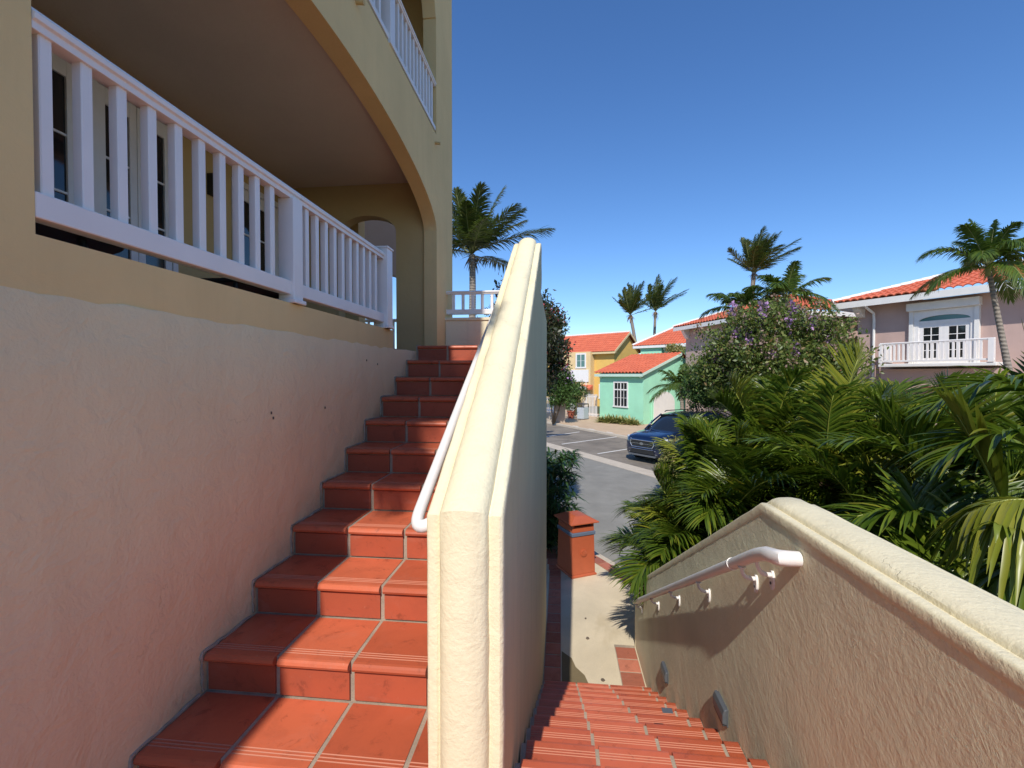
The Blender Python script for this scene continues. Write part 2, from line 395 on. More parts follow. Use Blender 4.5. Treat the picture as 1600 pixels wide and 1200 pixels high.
# parking lines
for (a, b_) in (((1.566, 19.452), (4.2, 22.0)), ((.075, 22.001), (3.6, 25.55)), ((-1.6, 23.6), (1.1, 26.9))):
    mb = MB(); d = Vector((b_[0]-a[0], b_[1]-a[1], 0)).normalized(); n = Vector((-d.y, d.x, 0))*.05
    A = Vector((*a, 0)); B = Vector((*b_, 0)); mb.prism([(A+n)[:2], (A-n)[:2], (B-n)[:2], (B+n)[:2]], RD-.02, RD+.0075, 'z')
    struct(mb.build('parking_line', 'line'))
for i, (x, y) in enumerate(((.95, 28.9), (1.85, 27.35), (2.75, 25.95))):
    mb = MB(); d = Vector((UX, UY)); 
    def fr(a, b, c, x=x, y=y): return (x+UX*a-NX*b*-1, y+UY*a+NY*b, c)
    mb.prism([(-.08, RD), (-.05, RD+.12), (.05, RD+.12), (.08, RD)], -.28, .28, 'x', 0, fr)
    o = mb.build('wheel_stop', 'line', bevel=.01)
    tag(o, ['short pale wheel stop near the far kerb, the one nearest the potted plant', 'short pale wheel stop at the far kerb, middle of the three', 'short pale wheel stop at the far kerb closest to the blue car'][i], 'wheel stop', 'wheel stops of the parking bays')

# ================================================================= STAIRS
TR, RI = .305, .156; S0 = 1.349; TW = -1.417
def step_mesh(mb, x0, x1, ys, z_top, rise, tread, grid0, pitch, core_y1):
    """one tiled step: ys nose line, tread top z_top; riser below the nose; vertical grout lines on the grid"""
    tt = .024; nz = .036
    mb.box(x0, x1, ys+.030, core_y1, z_top-rise-.004, z_top-.0035, 2)          # grout/core
    g = grid0
    while g < x1:
        a = max(g+.0085, x0+.004); b = min(g+pitch-.0085, x1-.003)
        if b-a > .01:
            e = wob(g*7+z_top*3)*.0012
            prof = [(.030, -nz), (.014, -nz+.001), (.004, -nz+.008), (0, -.018), (.004, -.008), (.012, -.002), (.022, 0)]
            for gy in (.052, .066, .080):
                prof += [(gy-.0026, 0), (gy-.0018, -.0016), (gy+.0018, -.0016), (gy+.0026, 0)]
            prof += [(tread-.004, 0), (tread-.004, -tt), (.030, -tt)]
            poly = [(ys+p[0], z_top+p[1]+e) for p in prof]
            n = len(poly); base = len(mb.v)
            mb.add([(a, p[0], p[1]) for p in poly]+[(b, p[0], p[1]) for p in poly],
                   [tuple(range(n)), tuple(reversed(range(n, 2*n)))], 0)
            for i in range(n):
                j = (i+1) % n
                gm = 3 if (7 <= i < 19 and (i-7) % 4 in (0, 1, 2)) else 0
                mb.f.append((base+i, base+i+n, base+j+n, base+j)); mb.m.append(gm)
            mb.box(a+.002, b-.002, ys+.020+e, ys+.045, z_top-rise+.006, z_top-nz-.004, 1)
        g += pitch
LAND = -.02
up = thing('staircase', 'terracotta tiled flight climbing between the pink wall and the cream stair wall', 'staircase', (-.9, S0, 0))
for k in range(1, 12):
    mb = MB(); ys = S0+(k-1)*TR; tread = TR+.016 if k < 11 else .34
    step_mesh(mb, TW-.0, -.395, ys, k*RI, RI, tread, TW+.004, .306, ys+TR+.04)
    mb.build('step', ['tile', 'tile_rise', 'grout', 'groove'], up, bevel=0)
dn = thing('staircase', 'terracotta tiled flight going down between the cream wall and the tan wall', 'staircase', (.35, 3.2, G))
SD, ZD, RDn, TRn = 2.026, -.209, .1707, .305
for j in range(-1, 9):
    mb = MB(); yn = SD+j*TRn; z = ZD-j*RDn
    # descending: nose faces +y. build mirrored about the nose line
    t = MB(); step_mesh(t, -.168, .873, 0, z, RDn, TRn+.012 if j >= 0 else 1.0, -.154-.315, .315, TRn+.03 if j >= 0 else 1.0)
    t.v = [(x, yn-y, zz) for x, y, zz in t.v]; t.f = [tuple(reversed(f)) for f in t.f]
    mb.v, mb.f, mb.m = t.v, t.f, t.m
    mb.build('step', ['tile', 'tile_rise', 'grout', 'groove'], dn)
# landings
mb = MB(); x = TW; mb.box(-1.42, .873, -2.2, .72, LAND-.3, LAND-.008, 1); mb.box(-1.42, -.30, .72, 1.40, LAND-.3, LAND-.008, 1)
gx = -1.40
while gx < .86:
    gy = -2.2
    while gy < 1.3:
        x1_ = min(gx+.294, .865); y1_ = min(gy+.294, 1.36 if gx < -.2 else .715)
        if y1_-gy > .03: mb.box(gx+.006, x1_, gy+.006, y1_, LAND-.02, LAND+.0008*wob(gx*3+gy), 0)
        gy += .305
    gx += .306
struct(mb.build('landing', ['tile', 'grout']))
mb = MB(); ZT = 11*RI
mb.box(-1.40, -.30, 4.42, 5.62, 1.2, ZT-.008, 1); gx = -1.41
while gx < -.2:
    gy = 4.74
    while gy < 5.55:
        mb.box(gx+.006, min(gx+.3, -.40), gy+.006, min(gy+.299, 5.55), ZT-.03, ZT-.0005, 0); gy += .305
    gx += .306
struct(mb.build('upper_landing', ['tile', 'grout']))

# pink wall beside the upper flight
pw = thing('stucco_wall', 'pale pink rough stucco wall left of the climbing steps, below the balcony', 'wall', (-1.5, 2, 0))
mb = MB(); vs = []; n = 90; y0, y1 = -3.0, 4.40
ring = []
for i in range(n+1):
    y = y0+(y1-y0)*i/n; zt = 1.652+.006*wob(y*3)+.004*wob(y*9, 2) + (.012*max(0, (y-3.8)/.6))
    xf = TW+.004*wob(y*1.7, 3)
    ring.append([(xf-.20, y, zt-.002), (xf-.016, y, zt), (xf-.004, y, zt-.004), (xf, y, zt-.014), (xf, y, 1.3), (xf, y, .6), (xf, y, -.4), (xf-.20, y, -.4)])
mb.loft(ring); mb.build('wall_body', 'pink', pw, smooth=True)
# crumbly mortar skirting along the stair line
mb = MB()
rr = random.Random(3)
for k in range(1, 12):
    ys = S0+(k-1)*TR; z = k*RI
    pts = [(TW+.004, ys+.005, z-RI+.01)]
    for q in range(7): pts.append((TW+.003+rr.uniform(0, .003), ys-.002+rr.uniform(-.003, .003), z-RI+.02+q*(RI-.03)/6))
    for q in range(10): pts.append((TW+.003+rr.uniform(0, .004), ys+q*TR/9.5, z+rr.uniform(0, .007)))
    mb.tube(pts, [rr.uniform(.003, .0085) for _ in pts], 5)
mb.build('mortar_line', 'grout', pw)
mb = MB()
for (px, py) in ((573, 563), (590, 569), (424, 645), (427, 653), (508, 637)):
    d = at(px, py, 1)-cam.location; k = (TW-d.x*0)/d.x; p = Vector(cam.location)+d*((TW+.002)/d.x)
    mb.box(p.x-.002, p.x+.002, p.y-.003, p.y+.004, p.z-.007, p.z+.006)
mb.build('chip_mark', 'bark', pw)

# ---- capped stair walls
def cap_path(path, prof):
    """path: list of (y,z); prof: list of (x, h) with h along the outward normal (left-hand of travel = up)"""
    rings = []; P = [Vector((p[0], p[1])) for p in path]
    for i, p in enumerate(P):
        d0 = (P[i]-P[i-1]).normalized() if i else (P[1]-P[0]).normalized()
        d1 = (P[i+1]-P[i]).normalized() if i < len(P)-1 else d0
        n0 = Vector((-d0.y, d0.x)); n1 = Vector((-d1.y, d1.x)); m = (n0+n1).normalized(); m = m/max(.35, m.dot(n0))
        rings.append([(x+.0018*wob(i*.7, x*9), p.x+m.x*(h+.0016*wob(i*.5, x*31)), p.y+m.y*(h+.0016*wob(i*.8, x*17))) for x, h in prof])
    return rings
def subdiv(path, step=.12):
    out = []
    for a, b in zip(path[:-1], path[1:]):
        L = math.dist(a, b); n = max(1, int(L/step))
        for i in range(n): out.append((a[0]+(b[0]-a[0])*i/n, a[1]+(b[1]-a[1])*i/n))
    out.append(path[-1]); return out
def profile(x0, x1, hang=.06, roll=.048, lip=.040):
    w = x1-x0; pr = [(x0+.012, -hang), (x0+.002, -hang+.004), (x0, -hang+.012), (x0, -.010), (x0+.004, -.003), (x0+.010, 0), (x0+lip-.008, 0), (x0+lip-.001, -.005), (x0+lip+.003, -.004)]
    a, b = x0+lip+.004, x1-lip-.004
    for i in range(1, 12):
        th = math.pi*(1-i/12); pr.append(((a+b)/2+(b-a)/2*math.cos(th), roll*math.sin(th)**.85))
    pr += [(x1-lip-.003, -.004), (x1-lip+.001, -.005), (x1-lip+.008, 0), (x1-.010, 0), (x1-.004, -.003), (x1, -.010), (x1, -hang+.012), (x1-.002, -hang+.004), (x1-.012, -hang)]
    return pr
sw = thing('stair_wall', 'tall cream wall with rounded cap and newel end rising between the two flights', 'wall', (-.29, 2.5, G))
path = [(1.352, -.04), (1.352, .995), (1.50, 1.085), (3.98, 2.565), (4.10, 2.600), (4.19, 2.56), (4.20, 2.20)]
path = [(1.352, -.04), (1.352, .997), (3.98, 2.560), (4.06, 2.590), (4.15, 2.565), (4.17, 2.20)]
mb = MB(); mb.loft(cap_path(subdiv(path), profile(-.407, -.171)), True, True)
mb.build('wall_cap', 'cream', sw, smooth=True, angle=35)
mb = MB()
body = [(1.375, G-.3), (1.375, .96), (3.99, 2.50), (4.12, 2.53), (4.13, 2.17), (5.62, 2.12), (5.84, 2.12), (5.84, G-.3)]
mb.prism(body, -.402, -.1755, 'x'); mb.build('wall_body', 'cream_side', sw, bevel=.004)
# parapet and railing at the head of the stair
pp = thing('parapet', 'low cream parapet across the head of the climbing stair', 'wall', (-.8, 5.7, 1.6))
mb = MB(); mb.box(-1.42, -.403, 5.56, 5.74, 1.2, 2.100); mb.box(-1.43, -.403, 5.545, 5.755, 2.100, 2.135); mb.build('wall_body', 'cream', pp, bevel=.006)

def railing(name, label, frame, u0, u1, z_b0, z_b1, z_t0, z_t1, posts, bal, top_u1=None, w=.042, root=None, group=None, th=.055, part_of=None, cat='railing', flare=False, posttop=0):
    """frame(u, d, z): u along, d across. bal: list of u centres"""
    if part_of is None:
        r = thing(name, label, cat, frame(u0, 0, z_b0), group)
    else:
        mbx = MB(); mbx.box(u0, u1, -th/2, th/2, z_b0, z_b1, 0, frame); r = mbx.build(name, 'white_rail', part_of, bevel=.004)
    if part_of is None:
        m1 = MB(); m1.box(u0, u1, -th/2, th/2, z_b0, z_b1, 0, frame); m1.build('bottom_rail', 'white_rail', r, bevel=.004)
    m2 = MB(); zz = z_t1-z_t0
    m2.prism([(-th/2*1.0, z_t0), (-th/2, z_t0+zz*.35), (-th/2-.010, z_t0+zz*.42), (-th/2-.012, z_t0+zz*.70), (-th/2-.002, z_t0+zz*.78), (-th/2+.004, z_t1-.002), (0, z_t1+.004),
              (th/2-.004, z_t1-.002), (th/2+.002, z_t0+zz*.78), (th/2+.012, z_t0+zz*.70), (th/2+.010, z_t0+zz*.42), (th/2, z_t0+zz*.35), (th/2, z_t0)], u0, top_u1 or u1, 'x', 0, frame)
    m2.build('top_rail', 'white_rail', r, bevel=.002)
    first = None
    for uc in bal:
        if first is None:
            m3 = MB(); m3.box(uc-w/2, uc+w/2, -w/2, w/2, z_b1-.004, z_t0+.003, 0, frame); first = m3.build('baluster', 'white_rail', r, bevel=.003, seg=1); f0 = uc
        else:
            a = Vector(frame(uc, 0, 0))-Vector(frame(f0, 0, 0)); copy_at(first, a)
    for (pc, pw_, zb, zt) in posts:
        m4 = MB(); m4.box(pc-pw_/2, pc+pw_/2, -pw_/2, pw_/2, zb, zt, 0, frame)
        if flare:
            m4.box(pc-pw_/2-.012, pc+pw_/2+.012, -pw_/2-.012, pw_/2+.012, zb, zb+.022, 0, frame)
            if zt > z_t1: m4.box(pc-pw_/2-.008, pc+pw_/2+.008, -pw_/2-.008, pw_/2+.008, zt, zt+.016, 0, frame)
        m4.build('post', 'white_rail', r, bevel=.004)
    return r
fx = lambda u, d, z: (u, 5.64+d, z)
railing('railing', 'short white railing on the parapet at the stair head beside the palm trunk', fx, -1.425, -.41, 2.185, 2.245, 2.435, 2.475, [], [-1.335+.122*i for i in range(8)], w=.034)

# ---- right tan wall
rw = thing('stair_wall', 'tan trowelled wall with rounded cream cap right of the descending flight', 'wall', (1, 2, G))
path = [(5.42, G+.0), (5.42, -.985), (5.33, -.93), (2.13, .868), (-2.2, .868)]
# travel so that the left-hand normal points outwards/up: reverse
path = [(-2.2, .862), (2.10, .862), (5.36, -.965), (5.43, -1.03), (5.43, G)]
mb = MB(); mb.loft(cap_path(subdiv(path), profile(.8715, 1.105, .050, .026, .038)), True, True)
mb.build('wall_cap', 'cream', rw, smooth=True, angle=35)
mb = MB(); body = [(-2.2, G-.3), (-2.2, .83), (2.10, .83), (5.33, -.985), (5.405, -1.05), (5.405, G-.3)]
mb.prism(body, .875, 1.095, 'x'); mb.build('wall_body', 'tan', rw)

# ---- handrails
def arc_pts(p0, p1, p2, n=7):
    return [tuple((1-t)**2*a+2*(1-t)*t*b+t*t*c for a, b, c in zip(p0, p1, p2)) for t in [i/n for i in range(n+1)]]
hr = thing('handrail', 'round white handrail running up the left side of the cream stair wall', 'handrail', (-.46, 2.4, 1.4))
mb = MB()
up_s = .5115
p_low = (-.462, 1.47, .975)
pts = arc_pts((-.405, 1.40, .955), (-.462, 1.375, .925), p_low, 8) + [(-.462, 1.47+i*.42, .975+i*.42*up_s) for i in range(1, 7)]
pts[-1] = (-.462, 4.0, .975+2.53*up_s)
mb.tube(pts, .0205, 14); mb.build('rail_tube', 'white', hr, smooth=True)
for y in (1.80, 2.35, 3.0, 3.6):
    z = .975+(y-1.47)*up_s
    m = MB(); m.tube(arc_pts((-.462, y, z-.018), (-.462, y+.005, z-.055), (-.405, y+.01, z-.07), 5), .006, 8); m.build('bracket', 'steel', hr, smooth=True)
hr2 = thing('handrail', 'white handrail on brackets along the tan wall, with a wide flat upper end', 'handrail', (.81, 3, 0))
mb = MB(); z0 = .700
pts = [(.872, 1.765, z0+.048), (.835, 1.765, z0+.048), (.815, 1.771, z0+.046), (.809, 1.795, z0+.040), (.809, 1.88, z0+.020), (.809, 1.955, z0-.012), (.809, 2.01, z0-.040)]
sl = -.562
pts += [(.809, 2.01+i*.5, z0-.040+i*.5*sl) for i in range(1, 6)] + [(.809, 5.03, z0-.040+3.02*sl)]
mb.tube(pts, [.027, .028, .029, .029, .028, .027, .0262] + [.0255]*6, 16); mb.build('rail_tube', 'white', hr2, smooth=True)
mb = MB(); mb.tube([(.809, 2.235, z0-.040+.225*sl), (.809, 2.240, z0-.040+.230*sl)], .0287, 16); mb.build('joint_ring', 'white_rail', hr2, smooth=True)
for (y, zp) in ((1.975, .575), (2.13, .490), (2.77, .128), (3.44, -.235), (4.14, -.628), (4.95, -1.075), (5.0, -1.10)):
    if y > 4.97: continue
    zr = (z0 if y < 1.99 else z0-.040+(y-2.01)*sl) - .026
    m = MB(); m.cyl((.809, y), .017, .017, zr-.006, zr, 14)
    m.tube(arc_pts((.809, y, zr-.004), (.809, y+.004, zp+.018), (.866, y, zp+.022), 7), [.0085]*4+[.010]*4, 8)
    m.loft([[(.8755-q, y+.0165*math.cos(a), zp+(.040 if abs(math.sin(a)) > .3 else .025)*math.sin(a)) for a in [2*math.pi*i/14 for i in range(14)]] for q in (0, .010)])
    b = m.build('bracket', 'white', hr2, smooth=True)
    m = MB(); m.tube([(.866, y+.001, zp-.012), (.863, y+.001, zp-.012)], .006, 8); m.build('screw', 'darkgrey', b)

# ---- step lights on the tan wall
def step_light(y, z, s, label):
    t = thing('wall_light', label, 'light', (.875, y, z), 'louvred step lights on the tan wall')
    m = MB(); m.box(.866, .8745, y-.085*s, y+.085*s, z-.055*s, z+.055*s); m.build('back_plate', 'grey', t, bevel=.004)
    m = MB(); m.prism([(.8655, z+.058*s), (.850, z+.050*s), (.842, z+.020*s), (.842, z-.030*s), (.8655, z-.038*s)], y-.090*s, y+.090*s, 'y'); m.build('hood', 'grey', t, bevel=.004)
    m = MB(); m.box(.846, .8655, y-.08*s, y+.08*s, z-.048*s, z-.035*s); m.build('lens', 'darkgrey', t)
step_light(2.53, -.37, .88, 'grey hooded step light, the nearer of the two on the tan wall')
step_light(3.84, -1.03, .88, 'grey hooded step light, the farther of the two on the tan wall')
# broken plaster patch with a stub of conduit
mb = MB(); mb.tube([(.872, 2.30, -.60), (.862, 2.36, -.70), (.868, 2.42, -.77)], .006, 6); o = mb.build('cable_stub', 'trim'); tag(o, 'short pale stub of cable emerging from the tan wall below the nearer light', 'cable')
mb = MB(); mb.tube([(.872, 3.66, -1.17), (.864, 3.72, -1.25), (.869, 3.78, -1.33)], .006, 6); o = mb.build('cable_stub', 'trim'); tag(o, 'short pale stub of cable emerging from the tan wall below the farther light', 'cable')
mb = MB(); mb.box(.545, .60, 2.475, 2.51, -.3775, -.3735); o = mb.build('paper_scrap', 'grey'); tag(o, 'small grey scrap of litter lying on a descending tread', 'litter')

# ================================================================= APARTMENT BUILDING (left)
ab = thing('apartment_building', 'ochre apartment building with arched balconies left of the stair', 'building', (-3, 3, 1.66))
FT0, FT1 = -1.571, -1.421
def arch(s, a, b, zs, zc, p=2.2):
    q = abs((s-(a+b)/2)/((b-a)/2)); return zs+(zc-zs)*max(0, 1-min(1, q)**p)**(1/p)
def strip(mb, ss, lo, hi, x0=FT0, x1=FT1, fr=None):
    ring = [[(x1, s, lo(s)), (x1, s, hi(s)), (x0, s, hi(s)), (x0, s, lo(s))] for s in ss]
    if fr: ring = [[fr(*p) for p in r] for r in ring]
    mb.loft(ring)
A0, A1 = 1.107, 5.172
def fine(a, b, n=60):   # denser near the springing
    return [(a+b)/2-(b-a)/2*math.cos(math.pi*i/n) for i in range(n+1)]
mb = MB(); TOP = 8.6
K = lambda z: (lambda s: z)
strip(mb, [.82, A0], K(1.20), K(TOP)); strip(mb, [A1, 5.94], K(1.20), K(TOP))
al = lambda s: arch(s, A0, A1, 3.085, 3.595, 1.9)
strip(mb, fine(A0, A1), al, K(4.18))
au = lambda s: arch(s, A0, 5.15, 5.50, 6.35, 1.9)
strip(mb, fine(A0, A1), lambda s: au(s) if s < 5.15 else 5.5, K(TOP))
strip(mb, [A0, 3.78], K(1.20), K(1.805))
mb.build('facade', 'facade', ab, smooth=True, angle=25)
mb = MB(); mb.box(-9.0, FT0, 5.74, 5.935, 3.68, TOP); mb.box(-1.915, FT0, 5.74, 5.935, 1.2, 3.68); mb.box(-9, -2.62, 5.74, 5.935, 1.2, 3.68)            # far return wall
mb.build('side_wall', 'facade', ab)
mb = MB(); mb.box(-9, FT1-.002, .62, .84, 1.2, TOP); mb.build('side_wall', 'facade', ab)
mb = MB(); mb.box(-3.4, FT0, .84, 5.74, 3.66, 4.14); mb.build('ceiling', 'ceiling', ab)
mb = MB(); mb.box(-3.4, FT0, .84, 5.74, 6.5, 6.7); mb.build('ceiling', 'ceiling', ab)
mb = MB(); mb.box(-3.4, -1.43, .84, 5.74, 1.25, 1.655); mb.build('balcony_floor', 'tile_old', ab)
# end wall inside balcony with arched opening (x from -2.9 to -1.92)
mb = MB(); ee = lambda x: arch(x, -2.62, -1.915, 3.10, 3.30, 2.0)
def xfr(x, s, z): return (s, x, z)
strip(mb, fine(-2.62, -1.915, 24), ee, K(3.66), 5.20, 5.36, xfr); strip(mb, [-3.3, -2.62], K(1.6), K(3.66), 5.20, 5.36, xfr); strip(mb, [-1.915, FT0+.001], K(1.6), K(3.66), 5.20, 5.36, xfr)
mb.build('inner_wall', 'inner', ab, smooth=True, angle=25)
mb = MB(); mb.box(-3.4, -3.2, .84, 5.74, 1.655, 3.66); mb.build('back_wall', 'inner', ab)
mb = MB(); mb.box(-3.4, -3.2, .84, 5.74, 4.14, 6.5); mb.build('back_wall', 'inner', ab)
# french doors
def french_door(y0, y1, zt, panes=1, mat='glass'):
    m = MB(); m.box(-3.2, -3.155, y0, y1, zt, zt+.06); m.box(-3.2, -3.155, y0, y0+.05, 1.66, zt); m.box(-3.2, -3.155, y1-.05, y1, 1.66, zt)
    d = m.build('door_frame', 'white', ab, bevel=.004)
    w = (y1-y0-.1)/panes
    for i in range(panes):
        a = y0+.05+i*w; b = a+w; m = MB(); st = min(.085, w*.20)
        m.box(-3.195, -3.165, a+.003, a+st, 1.68, zt-.004); m.box(-3.195, -3.165, b-st, b-.003, 1.68, zt-.004)
        m.box(-3.195, -3.165, a+st, b-st, zt-.12, zt-.004); m.box(-3.195, -3.165, a+st, b-st, 1.68, 1.85)
        for q in range(1, 4):
            z = 1.85+(zt-.12-1.85)*q/4; m.box(-3.193, -3.168, a+st, b-st, z-.008, z+.008)
        m.build('door_leaf', 'white', d, bevel=.003)
        m = MB(); m.box(-3.187, -3.180, a+st-.004, b-st+.004, 1.84, zt-.11); m.build('pane', mat, d)
french_door(2.40, 2.76, 3.46, 1, 'glass'); french_door(2.80, 3.50, 3.44, 2); french_door(1.2, 2.2, 3.44, 2, 'bluecurt'); french_door(4.18, 4.95, 3.30, 1)
m = MB(); m.box(-3.2, -3.14, 3.87, 3.95, 3.07, 3.26); m.box(-3.14, -3.10, 3.885, 3.935, 3.09, 3.22); m.build('wall_lamp', 'black', ab, bevel=.004)
# railing of the balcony, in the plane of the facade
fb = lambda u, d, z: (-1.450+d, u, z)
r1 = railing('railing', '', fb, A0+.002, 2.300, 1.852, 1.924, 2.362, 2.422, [(2.342, .088, 1.806, 2.362)], [1.150+.1125*i for i in range(10)], w=.035, part_of=ab, flare=True, top_u1=2.3878)
r2 = railing('railing', '', fb, 2.388, 3.585, 1.852, 1.924, 2.362, 2.422, [(3.64, .115, 1.806, 2.452)], [2.478+.1085*i for i in range(10)], w=.035, part_of=ab, flare=True)
# upper balcony railing
r3 = railing('railing', '', fb, A0+.002, 3.72, 4.215, 4.262, 4.71, 4.762, [(3.76, .09, 4.182, 4.74)], [1.2+.1125*i for i in range(22)], w=.035, part_of=ab)
r4 = railing('railing', '', fb, 3.80, 5.148, 4.215, 4.262, 4.71, 4.762, [], [3.88+.1065*i for i in range(12)], w=.035, part_of=ab)
# drain spouts
for (y, z) in ((5.12, 4.06), (3.10, 4.02)):
    m = MB(); m.tube([(-1.44, y, z+.004), (-1.365, y, z-.006)], .017, 12); m.tube([(-1.366, y, z-.006), (-1.362, y, z-.0065)], .019, 12); m.build('drain_spout', 'inner', ab, smooth=True)
for (y, z) in ((.98, 2.47),):
    m = MB(); m.tube([(-1.44, y, z+.004), (-1.38, y, z-.004)], .02, 12); m.build('drain_spout', 'inner', ab, smooth=True)
# roof slab and eave
mb = MB(); mb.box(-9, -1.15, .5, 6.25, TOP, TOP+.18); mb.build('roof_slab', 'trim', ab)
# lower wing behind the viewer (its top edge shades the left part of the steps)
lw = thing('building_wing', 'low ochre wing of the apartment building behind the landing', 'building', (-2, -2.5, 0))
mb = MB(); mb.box(-6, -1.421, -9, .618, -.4, 3.50); mb.build('wing_wall', 'facade', lw)
mb = MB(); mb.box(-6, -1.395, -9, .618, 3.50, 3.575); mb.build('coping', 'trim', lw)
# neighbouring mauve arch seen through the balcony, its railing
nb = thing('mauve_archway', 'mauve stucco archway seen through the arched opening of the balcony', 'archway', (-3.0, 9, 1.66))
mb = MB(); 
strip(mb, fine(-6.2, -3.0, 24), lambda x: arch(x, -6.2, -3.0, 2.9, 3.80, 2.0), K(4.9), 8.9, 10.2, xfr)
strip(mb, [-7.0, -6.2], K(0), K(4.9), 8.9, 10.2, xfr); strip(mb, [-3.0, -2.8], K(0), K(4.9), 8.9, 10.2, xfr)
mb.build('arch_wall', 'mauve', nb, smooth=True, angle=25)
fr9 = lambda u, d, z: (u, 7.6+d, z)
railing('railing', 'distant white railing glimpsed under the balcony rail of the ochre building', fr9, -4.6, -2.5, 1.72, 1.76, 2.34, 2.39, [(-2.72, .08, 1.5, 2.42)], [-4.5+.11*i for i in range(17)], w=.035)
mb = MB(); mb.box(-5.2, -1.9, 5.94, 9.3, 1.25, 1.655); struct(mb.build('rear_terrace', 'tile_old'))
# balcony furniture
tb = thing('patio_table', 'dark round patio table glimpsed under the balcony rail at the left', 'table', (-2.0, 1.35, 1.655))
mb = MB(); mb.cyl((-2.0, 1.42), .36, .37, 1.935, 1.965, 40); mb.cyl((-2.0, 1.42), .37, .34, 1.9652, 1.985, 40); mb.build('table_top', 'darkgrey', tb, smooth=True)
for a in (0, 1, 2, 3):
    m = MB(); c, s_ = math.cos(a*math.pi/2+.6), math.sin(a*math.pi/2+.6); m.tube([(-2.0+.3*c, 1.42+.3*s_, 1.657), (-2.0+.24*c, 1.42+.24*s_, 1.936)], .014, 8); m.build('leg', 'darkgrey', tb)
tb = thing('patio_chair', 'low black mesh patio chair glimpsed under the balcony rail near the post', 'chair', (-2.0, 2.6, 1.655))
mb = MB(); mb.box(-2.25, -1.75, 2.32, 2.80, 1.93, 1.955); mb.build('seat', 'black', tb, bevel=.008)
mb = MB(); mb.box(-2.25, -1.75, 2.80, 2.86, 1.90, 1.985); mb.build('backrest', 'black', tb, bevel=.006)
for (x, y) in ((-2.22, 2.35), (-1.78, 2.35), (-2.22, 2.78), (-1.78, 2.78)):
    m = MB(); m.tube([(x, y, 1.657), (x, y, 1.935)], .012, 8); m.build('leg', 'black', tb)

# ================================================================= LITTER BIN
bn = thing('litter_bin', 'terracotta square litter bin with peaked lid and round emblem beside the lower path', 'bin', (.18, 7.45, G))
e1 = (Vector((.567, 7.332, 0))-Vector((.187, 7.130, 0))).normalized(); e2 = Vector((-e1.y, e1.x, 0))
O = Vector((.187, 7.13, 0)); WA, WB = .415, .50
def bf(a, b, z): p = O+e1*a+e2*b; return (p.x, p.y, z)
def ring_b(i, z): return [bf(i, i, z), bf(WA-i, i, z), bf(WA-i, WB-i, z), bf(i, WB-i, z)]
mb = MB(); mb.loft([ring_b(-.02, G+.001), ring_b(-.02, G+.025), ring_b(.0, G+.04)]); mb.build('base', 'bin', bn, bevel=.004)
mb = MB(); mb.loft([ring_b(.0, G+.04), ring_b(.012, G+.64)]); mb.build('body', 'bin', bn, bevel=.006)
mb = MB(); mb.loft([ring_b(.001, G+.642), ring_b(-.004, G+.650), ring_b(-.004, G+.690), ring_b(.001, G+.700)]); mb.build('band', 'bluegrey', bn, bevel=.003)
mb = MB(); mb.loft([ring_b(.012, G+.701), ring_b(.016, G+.785)]); mb.build('collar', 'bin', bn, bevel=.005)
mb = MB(); mb.loft([ring_b(.05, G+.786), ring_b(.05, G+.835)]); mb.build('opening', 'black', bn)
mb = MB(); 
for (i0, j0) in ((0, 0), (1, 0), (1, 1), (0, 1)):
    a = .018 if not i0 else WA-.048; b = .018 if not j0 else WB-.048; mb.box(a, a+.03, b, b+.03, G+.785, G+.836, 0, bf)
mb.build('corner_posts', 'bin', bn)
mb = MB(); mb.loft([ring_b(-.045, G+.836), ring_b(-.045, G+.855), ring_b(.10, G+.925), ring_b(.13, G+.930)]); mb.build('lid', 'bin', bn, bevel=.004)
mb = MB()
def disc(r, d0, d1): 
    return [[bf(WA*.5+r*math.cos(2*math.pi*i/28), -d_, G+.37+r*math.sin(2*math.pi*i/28)) for i in range(28)] for d_ in (d0, d1)]
mb.loft(disc(.058, -.02, .006)); mb.loft(disc(.050, .006, .0115)); mb.loft(disc(.022, .0115, .016))
for i in range(12):
    a = 2*math.pi*i/12; mb.tube([bf(WA*.5+.026*math.cos(a), -.012, G+.37+.026*math.sin(a)), bf(WA*.5+.044*math.cos(a), -.012, G+.37+.044*math.sin(a))], .0035, 5)
mb.build('emblem', 'bin', bn)
# ================================================================= VEGETATION GENERATORS
class LeafB:
    def __init__(s): s.v = []; s.f = []; s.n = 0
    def add(s, V, F): s.v.append(V); s.f.append(F+s.n); s.n += len(V)
    def obj(s, name, mat, parent=None, smooth=True):
        me = bpy.data.meshes.new(name); V = np.concatenate(s.v); F = np.concatenate(s.f)
        off = wloc(parent) if parent else Vector((0, 0, 0)); V = V - np.array(off)
        k = F.shape[1]
        me.vertices.add(len(V)); me.vertices.foreach_set('co', V.astype(np.float32).ravel())
        me.loops.add(F.size); me.loops.foreach_set('vertex_index', F.astype(np.int32).ravel())
        me.polygons.add(len(F)); me.polygons.foreach_set('loop_start', np.arange(0, F.size, k, dtype=np.int32))
        me.update(calc_edges=True)
        if smooth: me.polygons.foreach_set('use_smooth', np.ones(len(F), dtype=bool))
        me.materials.append(M[mat]); o = bpy.data.objects.new(name, me); COL.objects.link(o)
        if parent: o.parent = parent
        return o
def unit(a): return a/np.maximum(1e-9, np.linalg.norm(a, axis=-1, keepdims=True))
def bez(p0, p1, p2, n):
    t = np.linspace(0, 1, n)[:, None]; P = (1-t)**2*p0+2*t*(1-t)*p1+t*t*p2; T = unit(2*(1-t)*(p1-p0)+2*t*(p2-p1)); return t[:, 0], P, T
